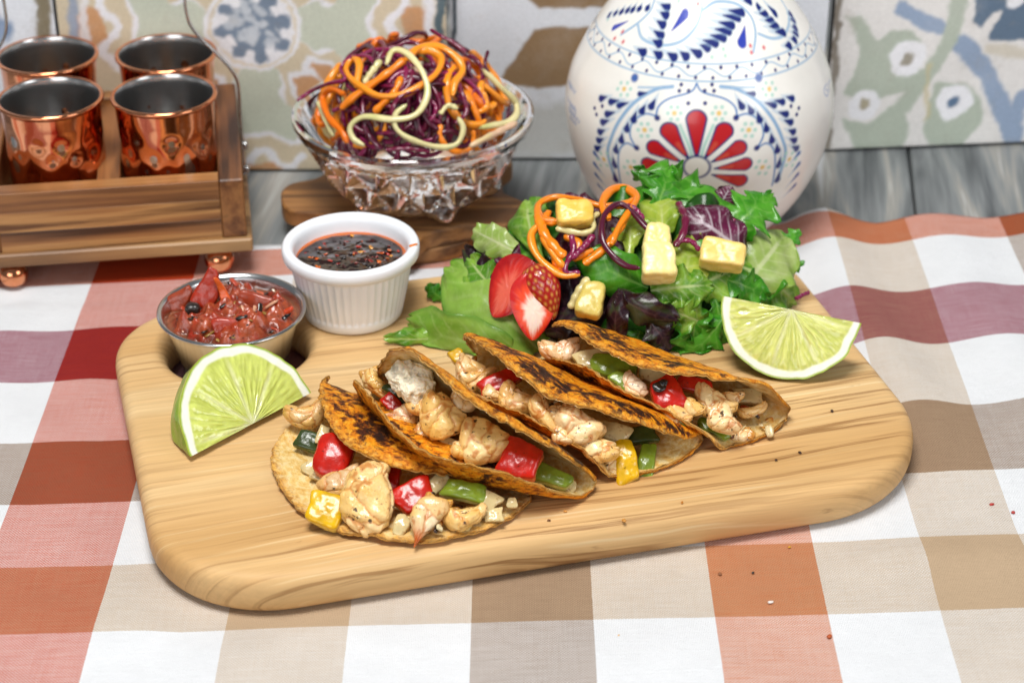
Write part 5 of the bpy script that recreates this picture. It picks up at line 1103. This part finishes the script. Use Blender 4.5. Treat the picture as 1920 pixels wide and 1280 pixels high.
leaf('radicchio', (1395, 475), (1285, 398), 1.45, 'purple radicchio leaf with white veins at the right of the salad', 'round', 0.25, 0.35, 0.3, 17, 0.2, (1.1, 1.16))
leaf('radicchio', (1350, 385), (1370, 350), 0.6, 'small purple leaf tip at the top of the salad', 'round', 0.3, 0.3, 0.3, 18, 0.0, (1.05, 1.14))
leaf('yellow', (1245, 470), (1235, 350), 1.3, 'upright yellow green lettuce heart in the middle of the salad', 'spoon', 0.18, 0.35, 0.3, 19, 0.15, (1.0, 1.1))
leaf('yellow', (1180, 480), (1185, 400), 1.0, 'yellow green lettuce behind the beet loop', 'spoon', 0.2, 0.3, 0.3, 20, 0.2, (0.98, 1.02))
leaf('pale', (1400, 530), (1470, 440), 1.9, 'large pale green frisee leaf at the right edge of the salad', 'round', 0.25, 0.15, 0.3, 21, 0.1, (1.0, 1.08), 4)
leaf('mizuna', (1455, 475), (1500, 432), 0.6, 'feathery green sprig reaching over the cloth at the right', 'jag', 0.2, 0.1, 0.2, 22, 0.1, (1.06, 1.14), 4, 0.3)
leaf('mizuna', (1455, 520), (1508, 490), 0.4, 'thin green sprig below the feathery one at the right', 'jag', 0.2, 0.1, 0.2, 23, 0.1, (1.02, 1.1), 4, 0.3)
leaf('mizuna', (1330, 500), (1300, 430), 0.9, 'small green leaf in front of the purple radicchio', 'jag', 0.2, 0.2, 0.3, 24, 0.1, (1.02, 1.06), 3, 0.2)
leaf('green', (1215, 540), (1085, 480), 1.25, 'smooth green leaf blade in front of the beet loop', 'round', 0.12, 0.3, 0.35, 25, 0.2, (1.02, 1.08), 3)
leaf('yellow', (1270, 560), (1300, 440), 1.25, 'light green crinkled lettuce below the pineapple', 'round', 0.35, 0.2, 0.3, 26, 0.0, (1.02, 1.06), 6)
leaf('romaine', (1220, 545), (1335, 535), 1.15, 'crinkled green lettuce folded over the dark leaf', 'round', 0.35, 0.25, 0.3, 27, 0.1, (1.04, 1.08), 6)
leaf('romaine', (1300, 540), (1390, 500), 1.3, 'dark green leaf under the golden pineapple cube', 'round', 0.25, 0.2, 0.3, 28, 0.1, (1.0, 1.05), 4)
leaf('romaine', (1390, 500), (1490, 570), 1.35, 'bright green leaf lying behind the right lime wedge', 'round', 0.3, 0.15, 0.3, 29, 0.1, (1.02, 1.06), 4)
leaf('mizuna', (1350, 520), (1440, 560), 1.1, 'green leaf just above the right lime wedge', 'jag', 0.3, 0.15, 0.3, 30, 0.1, (1.05, 1.08), 4, 0.2)
leaf('oak', (1155, 640), (1165, 545), 0.65, 'dark purple leaf rim curling left of the black hollow', 'round', 0.25, 0.2, 0.3, 31, 0.5, (1.06, 1.14), 4)
leaf('oak', (1155, 555), (1270, 600), 0.8, 'dark purple oak leaf arching over the black hollow', 'round', 0.3, 0.4, 0.6, 32, -0.3, (1.12, 1.12), 4)
leaf('oak', (1215, 600), (1255, 655), 0.9, 'grey purple frilled leaf hanging under the black hollow', 'jag', 0.3, 0.2, 0.3, 33, 0.2, (1.12, 1.12), 3, 0.3)
leaf('oak', (1020, 620), (1130, 580), 0.8, 'dark leaf under the strawberry and the pale fruit', 'round', 0.2, 0.3, 0.3, 34, 0.2, (1.03, 1.06), 3)
leaf('mizuna', (1300, 560), (1290, 690), 1.3, 'long jagged green leaf hanging down to the board', 'jag', 0.25, 0.15, 0.3, 35, 0.1, (1.06, 1.06), 5, 0.2)
leaf('mizuna', (1360, 590), (1275, 680), 1.1, 'jagged green leaf crossing toward the far right taco', 'jag', 0.25, 0.15, 0.35, 36, 0.1, (1.04, 1.08), 5, 0.2)
leaf('green', (1340, 560), (1360, 670), 1.3, 'dark green leaf beside the right lime wedge', 'jag', 0.25, 0.2, 0.3, 37, 0.1, (1.02, 1.04), 4, 0.2)
leaf('green', (1200, 620), (1180, 665), 1.3, 'dark green leaf low behind the far right taco flap', 'jag', 0.25, 0.2, 0.3, 38, 0.1, (1.03, 1.05), 4, 0.2)
leaf('green', (1010, 660), (985, 640), 0.5, 'small green leaf behind the third taco tip', 'round', 0.25, 0.2, 0.3, 39, 0.1, (1.03, 1.05), 4, 0.2)
leaf('romaine', (1330, 610), (1240, 570), 1.0, 'bright green curl right of the black hollow', 'jag', 0.35, 0.2, 0.3, 40, 0.2, (1.05, 1.08), 5, 0.2)
leaf('romaine', (1110, 470), (1160, 500), 0.8, 'green leaf piece between the carrot and the pineapple', 'round', 0.25, 0.2, 0.3, 41, 0.1, (1.0, 1.04), 4)

# ------------------------------------------------------------------ strands: carrot, beet, courgette
strm = {'carrot': painted('carrot_strand', 0.28, 0.14, 160, bump=0.12, bs=300, coat=0.2, sss=0.08), 'beet': painted('beet_strand', 0.26, 0.25, 160, bump=0.12, bs=300, coat=0.3, sss=0.03), 'courgette': painted('courgette_strand', 0.28, 0.14, 160, bump=0.12, bs=300, coat=0.25, sss=0.12)}
SCOL = {'carrot': ('ee8412', 'e2700c', 'f29420'), 'beet': ('6c0f36', '500b2a', '82164a'), 'courgette': ('dcd29a', 'd6c88c', 'dab594')}
rs = random.Random(5)
def strand(kind, P, r, label, group, n=None, flat=0.8):
    P = np.asarray(P, float); n = n or max(24, 8*len(P)); Q = cat_rom(P, n); tp_ = np.linspace(0, 1, n); rad_ = r*np.minimum(1, np.minimum(tp_, 1-tp_)*18+0.45)*(1+0.12*np.sin(tp_*25+rs.uniform(0, 6)))
    V, F = tube(Q, rad_, 10, flat=flat, square=3.0, twist=rs.uniform(-3, 3)); c = np.repeat(lin(rs.choice(SCOL[kind]))[None], len(V), 0)
    if kind == 'courgette': c = c+(lin('bcc46c')-c)*(sstep(.5, .75, fbm(V*0.6, 2, 3))*0.6)[:, None]
    o = mesh(kind+'_strand', V, F, strm[kind], col=c); tag(o, label, kind, group); return o
BWC, BWR = np.array([BC[0], BC[1], 6.3]), np.array([5.6, 5.6, 5.3])
bw = lambda px, py, k=1.0: on_ellipsoid(px, py, BWC, BWR*k)
GB = 'vegetable strands heaped in the glass bowl'
Q2 = lambda pts, k: [bw(420+x*0.2578, y*0.2578, k) for x, y in pts]
strand('carrot', Q2([(960, 640), (985, 470), (940, 425), (890, 500), (920, 570), (1010, 640), (1130, 700), (1290, 690), (1420, 630), (1540, 540), (1580, 430), (1500, 370), (1400, 380)], 1.05), 0.22, 'thick orange carrot curl sweeping across the front of the bowl heap', GB)
strand('carrot', Q2([(1320, 440), (1420, 350), (1560, 340), (1680, 410), (1735, 510), (1680, 600), (1660, 700)], 1.08), 0.21, 'orange carrot arch at the top of the bowl heap', GB)
strand('carrot', Q2([(1320, 430), (1150, 560), (950, 700), (850, 790)], 1.04), 0.22, 'straight carrot strand slanting down to the left in the bowl heap', GB)
strand('carrot', Q2([(1290, 560), (1230, 680), (1090, 820)], 1.02), 0.21, 'short carrot strand under the slanting one in the bowl heap', GB)
strand('carrot', Q2([(880, 690), (790, 650), (720, 710), (760, 850), (850, 950), (900, 1040)], 1.03), 0.19, 'carrot curl hooking over the left side of the bowl', GB)
strand('courgette', Q2([(1180, 470), (1230, 370), (1330, 390), (1440, 520), (1480, 680), (1400, 830), (1230, 870), (1020, 850), (920, 920), (940, 1010), (1020, 1060)], 1.12), 0.17, 'pale courgette strand making an S over the front of the bowl heap', GB)
strand('courgette', Q2([(1330, 760), (1250, 830), (1250, 930), (1350, 1010), (1550, 1070), (1690, 1050), (1740, 940), (1700, 850)], 1.1), 0.16, 'pale courgette loop low at the front of the bowl heap', GB)
strand('courgette', [bw(905, 130, 1.05), bw(940, 165, 1.06), bw(968, 195, 1.1), bw(960, 225, 1.1), bw(900, 240, 1.06)], 0.19, 'yellow green courgette strand bent at the right of the bowl heap', GB)
strand('courgette', [bw(968, 230, 1.14), bw(920, 255, 1.12), bw(880, 275, 1.1)], 0.19, 'straight courgette strand lying on the right rim of the bowl', GB)
strand('courgette', Q2([(1140, 440), (1080, 520), (1020, 610)], 1.04), 0.19, 'pinkish courgette piece behind the slanting carrot', GB)
strand('courgette', Q2([(1570, 830), (1630, 770), (1700, 790)], 1.06), 0.15, 'short blush courgette bit among the beet strands', GB)
strand('courgette', Q2([(690, 740), (740, 880), (800, 990)], 1.0), 0.17, 'pale strand at the left wall of the bowl', GB)
strand('beet', Q2([(530, 735), (640, 660), (760, 610), (880, 580), (850, 500), (920, 420), (1040, 410), (1080, 450)], 1.08), 0.12, 'dark beet strand reaching out over the left rim of the bowl', GB)
strand('beet', Q2([(1500, 215), (1580, 265), (1650, 300), (1760, 380)], 1.16), 0.11, 'beet strand end sticking up at the top of the bowl heap', GB)
strand('beet', [bw(915, 95, 1.16), bw(910, 125, 1.08), bw(930, 160, 1.04)], 0.10, 'beet strand end pointing up at the right of the bowl heap', GB)
strand('beet', Q2([(1420, 650), (1300, 690), (1230, 780), (1230, 870)], 1.07), 0.14, 'beet strand crossing in front of the thick carrot curl', GB)
strand('beet', Q2([(1140, 1090), (1050, 980), (1020, 890), (1090, 850)], 1.06), 0.15, 'beet strand bending low at the front of the bowl', GB)
strand('beet', Q2([(1180, 1090), (1350, 1080), (1500, 1100)], 1.06), 0.15, 'beet strand lying along the front rim of the bowl', GB)
strand('beet', Q2([(1680, 560), (1740, 700), (1760, 820), (1680, 900)], 1.07), 0.14, 'beet strand falling down the right side of the bowl heap', GB)
for i_ in range(150):                           # the rest of the tangle
    a, el = rs.uniform(0, 6.283), math.asin(rs.uniform(0.0, 0.97)); kk = rs.uniform(0.60, 0.97)
    d0 = np.array([math.cos(a)*math.cos(el), math.sin(a)*math.cos(el), math.sin(el)]); cpt = BWC+d0*BWR*kk
    kind = 'beet' if (rs.random() < 0.62 and abs(d0[0]) < 0.75) else ('carrot' if rs.random() < 0.8 else 'courgette')
    if d0[0] > 0.55 and rs.random() < 0.6: kind = 'carrot'
    if i_ >= 100: kind = 'beet'; d0 = nrm([rs.uniform(-.45, .55), -rs.uniform(.1, 1), rs.uniform(.1, 1.1)]); cpt = BWC+d0*BWR*rs.uniform(.72, .95)
    uu_ = nrm(np.cross(d0, [rs.uniform(-1, 1), rs.uniform(-1, 1), rs.uniform(-.4, .4)])); vv2 = np.cross(d0, uu_); R_ = rs.uniform(0.7, 2.2); span = rs.uniform(2.2, 5.2); ph0 = rs.uniform(0, 6.28)
    pts = []
    for q in np.linspace(0, span, 14):
        p = cpt+uu_*R_*math.cos(ph0+q)+vv2*R_*0.8*math.sin(ph0+q)+d0*(0.25*math.sin(q*2)+0.12*q)
        e = (p-BWC)/(BWR*0.985); ln_ = np.linalg.norm(e)
        if ln_ > 1: p = BWC+(p-BWC)/ln_
        rxy = math.hypot(p[0]-BC[0], p[1]-BC[1]); lim = np.interp(p[2], [2.9, 4.4, 5.6, 6.4, 7.2, 9], [2.6, 4.1, 4.9, 5.4, 5.8, 6.4])
        if rxy > lim: p[:2] = BC+(p[:2]-BC)*lim/rxy
        p[2] = max(p[2], 3.3); pts.append(p)
    strand(kind, pts, {'beet': rs.uniform(.12, .17), 'carrot': rs.uniform(.16, .23), 'courgette': rs.uniform(.15, .2)}[kind], 'spiralized %s strand %s the %s of the glass bowl heap' % (kind, 'high up at' if d0[2] > 0.62 else ('part way up' if d0[2] > 0.3 else 'low down at'), 'right' if d0[0] > 0.5 else ('left' if d0[0] < -0.5 else ('front' if d0[1] < 0 else 'back'))), 'tangled %s strands in the glass bowl' % kind, 40)
GSs = 'vegetable strands on the salad'
S3 = lambda pts, k=1.1: [sal(700+x*0.3203, 290+y*0.3203, k) for x, y in pts]
strand('carrot', S3([(1210, 700), (1090, 700), (960, 590), (925, 470), (990, 410), (1000, 500), (1080, 620), (1120, 660)], 1.14), 0.20, 'long orange carrot curl looping down left of the beet on the salad', GSs)
strand('carrot', S3([(1080, 390), (980, 370), (970, 290), (1060, 250), (1180, 260), (1330, 300), (1480, 290), (1530, 260)], 1.14), 0.20, 'orange carrot strand running along the top of the salad', GSs)
strand('carrot', S3([(1380, 380), (1340, 290), (1390, 210), (1470, 195), (1540, 250), (1500, 330), (1440, 420), (1390, 530)], 1.17), 0.21, 'orange carrot loop standing highest beside the beet on the salad', GSs)
strand('carrot', S3([(960, 350), (1000, 460), (1080, 560), (1120, 600)], 1.16), 0.24, 'thick carrot strand in the left tangle on the salad', GSs)
strand('carrot', S3([(1490, 350), (1430, 450), (1350, 550), (1230, 640)], 1.14), 0.20, 'carrot strand slanting behind the beet loop on the salad', GSs)
strand('carrot', S3([(1030, 330), (1000, 390), (1050, 400), (1110, 380)], 1.12), 0.18, 'small carrot hook under the yellow fruit cube', GSs)
strand('carrot', S3([(1060, 560), (1070, 640), (1130, 690)], 1.1), 0.19, 'short carrot strand above the strawberry', GSs)
strand('carrot', S3([(1120, 470), (1200, 520), (1180, 600), (1290, 560)], 1.1), 0.21, 'carrot strand in the middle of the left tangle', GSs)
strand('beet', S3([(1620, 450), (1500, 320), (1430, 290), (1350, 360), (1340, 490), (1400, 590), (1480, 650), (1560, 665)], 1.2), 0.16, 'dark red beet loop in the middle of the salad', GSs)
strand('beet', S3([(1580, 380), (1530, 320), (1480, 300)], 1.18), 0.16, 'beet strand end beside the lettuce heart', GSs)
strand('beet', S3([(1160, 470), (1170, 560), (1130, 640), (1130, 690), (1210, 690)], 1.14), 0.16, 'beet shred hanging left of the beet loop', GSs)
strand('beet', S3([(1290, 470), (1230, 540), (1160, 610)], 1.16), 0.19, 'beet shred lying over the carrot curls', GSs)
strand('beet', [sal(1272, 380, 1.15), sal(1285, 410, 1.17), sal(1280, 440, 1.16), sal(1265, 462, 1.13)], 0.19, 'thick beet strand right of the lettuce heart', GSs)
strand('beet', [sal(1268, 452, 1.14), sal(1295, 452, 1.16), sal(1312, 470, 1.13)], 0.13, 'thin beet strand behind the big pineapple chunk', GSs)
strand('beet', [sal(1375, 410, 1.2), sal(1371, 435, 1.14), sal(1363, 458, 1.08)], 0.14, 'beet stub standing up behind the golden cube', GSs)
strand('courgette', S3([(1320, 340), (1280, 380), (1290, 430), (1240, 460), (1150, 450), (1070, 430)], 1.15), 0.16, 'pale courgette curl in front of the yellow fruit cube', GSs)
strand('courgette', S3([(1260, 720), (1200, 800), (1150, 900)], 1.1), 0.22, 'pale stem standing right of the strawberries', GSs)
strand('beet', [at(1492, 560, 4.0), at(1505, 553, 3.9), at(1516, 549, 3.8)], 0.13, 'small beet stub at the right edge behind the lime', GSs)

# ------------------------------------------------------------------ fruit on the salad
frm = painted('fruit_flesh', 0.3, 0.08, 120, bump=0.15, bs=160, bd=0.001, coat=0.0, sss=0.3, sssr=(1.0, 0.85, 0.4))
def fruit(px, py, k, half, ang, col, col2, label, seed, kk=5, roll=0, lean=0):
    L, F, D_ = rbox_local(20, half, kk+2, 0.09, seed, 1.4); L[:, 1] *= 1-0.10*L[:, 0]/half[0]; st = fbm(np.c_[L[:, 0]*1.2, L[:, 1]*6, L[:, 2]*6], 3, seed)
    c = lin(col)+(lin(col2)-lin(col))*(sstep(.3, .7, st)*0.6)[:, None]; L = L+D_*((fbm(L*2.5+seed, 3, seed+2)-.5)*0.16)[:, None]
    o = mesh('pineapple_chunk', L@view_frame(ang, lean, roll).T+sal(px, py, k), F, frm, col=c); tag(o, label, 'pineapple', 'pineapple chunks on the salad'); return o
fruit(1078, 402, 1.18, (0.95, 0.68, 0.6), 0, 'ecc050', 'f0cf6e', 'shiny amber fruit cube among the carrot curls', 1, 4)
fruit(1235, 492, 1.2, (0.95, 0.82, 0.7), 92, 'f3e6a0', 'f0dc8c', 'big pale yellow pineapple chunk at the centre of the salad', 2, 6)
fruit(1232, 448, 1.16, (0.7, 0.66, 0.55), 80, 'efdf96', 'ead484', 'pineapple point standing on the big pale chunk', 3, 3.5)
fruit(1355, 480, 1.18, (1.12, 0.68, 0.6), -12, 'edcb70', 'f0da90', 'golden pineapple cube at the right of the salad', 4, 7)
fruit(1108, 563, 1.14, (0.95, 0.62, 0.45), 75, 'd8c36a', 'c9b456', 'dull yellow fruit piece right of the strawberries', 5, 3.5)
# strawberries
berm = painted('strawberry_skin', 0.2, 0.2, 120, bump=0.2, bs=200, bd=0.001, coat=0.4, sss=0.1)
def strawberry(c, ux, un, ln, wd, label, cut, seed):
    """half a berry: ux from stalk to tip, un the way the cut faces"""
    c = np.asarray(c, float); ux = nrm(ux); un = nrm(un-ux*(np.asarray(un)@ux)); uy = np.cross(un, ux)
    t = thing('strawberry_half', label, 'strawberry', c-np.array([0, 0, 0.0]), 'cut strawberries on the salad')
    prof = lambda s: wd*np.sin(np.pi*np.clip(s, 0, 1)**0.72)**0.62*(1-0.18*s)
    s, a = np.meshgrid(np.linspace(0.004, 0.996, 70), np.linspace(0, math.pi, 60), indexing='ij'); r = prof(s); rr = random.Random(seed)
    pit = np.zeros_like(s); seedm = np.zeros_like(s)
    for i in range(9):
        for j in range(8):
            ds = (s-(0.08+i*0.105))*ln; da = (a-(j+0.5*(i % 2))*math.pi/7.5)*r; q = (ds**2*0.6+da**2)/0.012; pit += np.exp(-q*0.45); seedm = np.maximum(seedm, np.exp(-q*2.2))
    r2 = r*(1-0.06*np.minimum(pit, 1)); V = c+ux*((s-.5)*ln)[..., None]+uy*(np.cos(a)*r2)[..., None]-un*(np.sin(a)*r2*0.8)[..., None]
    col = lin('b5121a')*np.ones(s.shape+(1,))*(1-0.25*np.minimum(pit, 1))[..., None]; col = col+(lin('d8a048')-col)*(seedm*0.9)[..., None]
    mesh('berry_skin', V.reshape(-1, 3), grid(70, 60), berm, t, col=col.reshape(-1, 3))
    s, u = np.meshgrid(np.linspace(0.004, 0.996, 70), np.linspace(-1, 1, 60), indexing='ij'); r = prof(s)
    core = np.sqrt((u*0.95)**2+((s-0.62)*1.45)**2); ray_ = fbm(np.stack([np.arctan2(s-.55, u+1e-6)*9, core*2, 0*s], -1), 2, seed)
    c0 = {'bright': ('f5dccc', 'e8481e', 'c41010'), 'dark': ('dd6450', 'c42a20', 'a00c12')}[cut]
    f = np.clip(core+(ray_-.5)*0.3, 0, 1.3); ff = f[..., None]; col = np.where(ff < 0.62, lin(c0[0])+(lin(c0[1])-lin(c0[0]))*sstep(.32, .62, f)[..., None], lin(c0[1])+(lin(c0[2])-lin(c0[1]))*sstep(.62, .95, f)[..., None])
    V = c+ux*((s-.5)*ln)[..., None]+uy*(u*r)[..., None]+un*(0.10*wd*(1-u**2)*np.sin(np.pi*s)+(ray_-.5)*0.05)[..., None]
    mesh('cut_face', V.reshape(-1, 3), grid(70, 60), frm, t, col=col.reshape(-1, 3)); return t
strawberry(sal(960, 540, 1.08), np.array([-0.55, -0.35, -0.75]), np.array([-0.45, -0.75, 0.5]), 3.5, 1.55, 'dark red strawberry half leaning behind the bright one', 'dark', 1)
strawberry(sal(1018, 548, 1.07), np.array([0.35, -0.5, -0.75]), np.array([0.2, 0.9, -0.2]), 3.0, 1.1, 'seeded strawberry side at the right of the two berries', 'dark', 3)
strawberry(sal(1000, 575, 1.17), np.array([-0.02, -0.55, -0.85]), np.array([0.10, -0.9, 0.5]), 3.4, 1.28, 'bright strawberry half with white core facing the front', 'bright', 2)

# ------------------------------------------------------------------ crumbs and specks
rr = random.Random(21); Vs, Fs, cols, off = [], [], [], 0
spots = [(1480, 1025, 0, 'd9a520'), (1160, 1192, 0, 'd8a23a'), (1182, 1188, 0, '7a4a20'), (1445, 1128, 0, 'e8e0d8'), (1412, 1073, 0, '222222'), (1555, 1192, 0, 'b5521c'), (1350, 1075, 0, '8a5a3a'), (1500, 848, BT, '40200c'), (1455, 862, BT, '40200c'), (1560, 770, BT, '3a2010'),
         (620, 1060, BT-.2, '4a2a14'), (480, 690, BT, 'b8351c'), (1860, 945, 0, 'b03028'), (1900, 960, 0, 'b03028'), (285, 1180, 0, '6a4a30'), (1170, 975, BT, 'c98a3a'), (1060, 958, BT, 'c98a3a')]
spots += [(rr.uniform(560, 1450), rr.uniform(880, 1000), BT, rr.choice(['6a3a14', '8a4a18', 'c07a2a'])) for _ in range(4)]
for k_, (x, y, z, cc) in enumerate(spots):
    if z > 0 and (x-960)*0.13+y > 1010: continue
    sz_ = rr.uniform(.035, .085); L, Fq, _ = rbox_local(3, (sz_*rr.uniform(1, 2), sz_, sz_*.6), 3, 0.03, k_, 6); L = L@rot(0, 0, rr.uniform(0, 6)).T
    Vs.append(L+at(x, y, z+0.06)); Fs.append(Fq+off); off += len(L); cols.append(np.repeat(lin(cc)[None], len(L), 0))
o = mesh('crumbs', np.concatenate(Vs), np.concatenate(Fs), painted('crumb_specks', 0.4, 0.2, 500), col=np.concatenate(cols), base=(0, 0, 0)); tag(o, 'tiny food crumbs scattered over cloth and board', 'crumbs', kind='stuff')
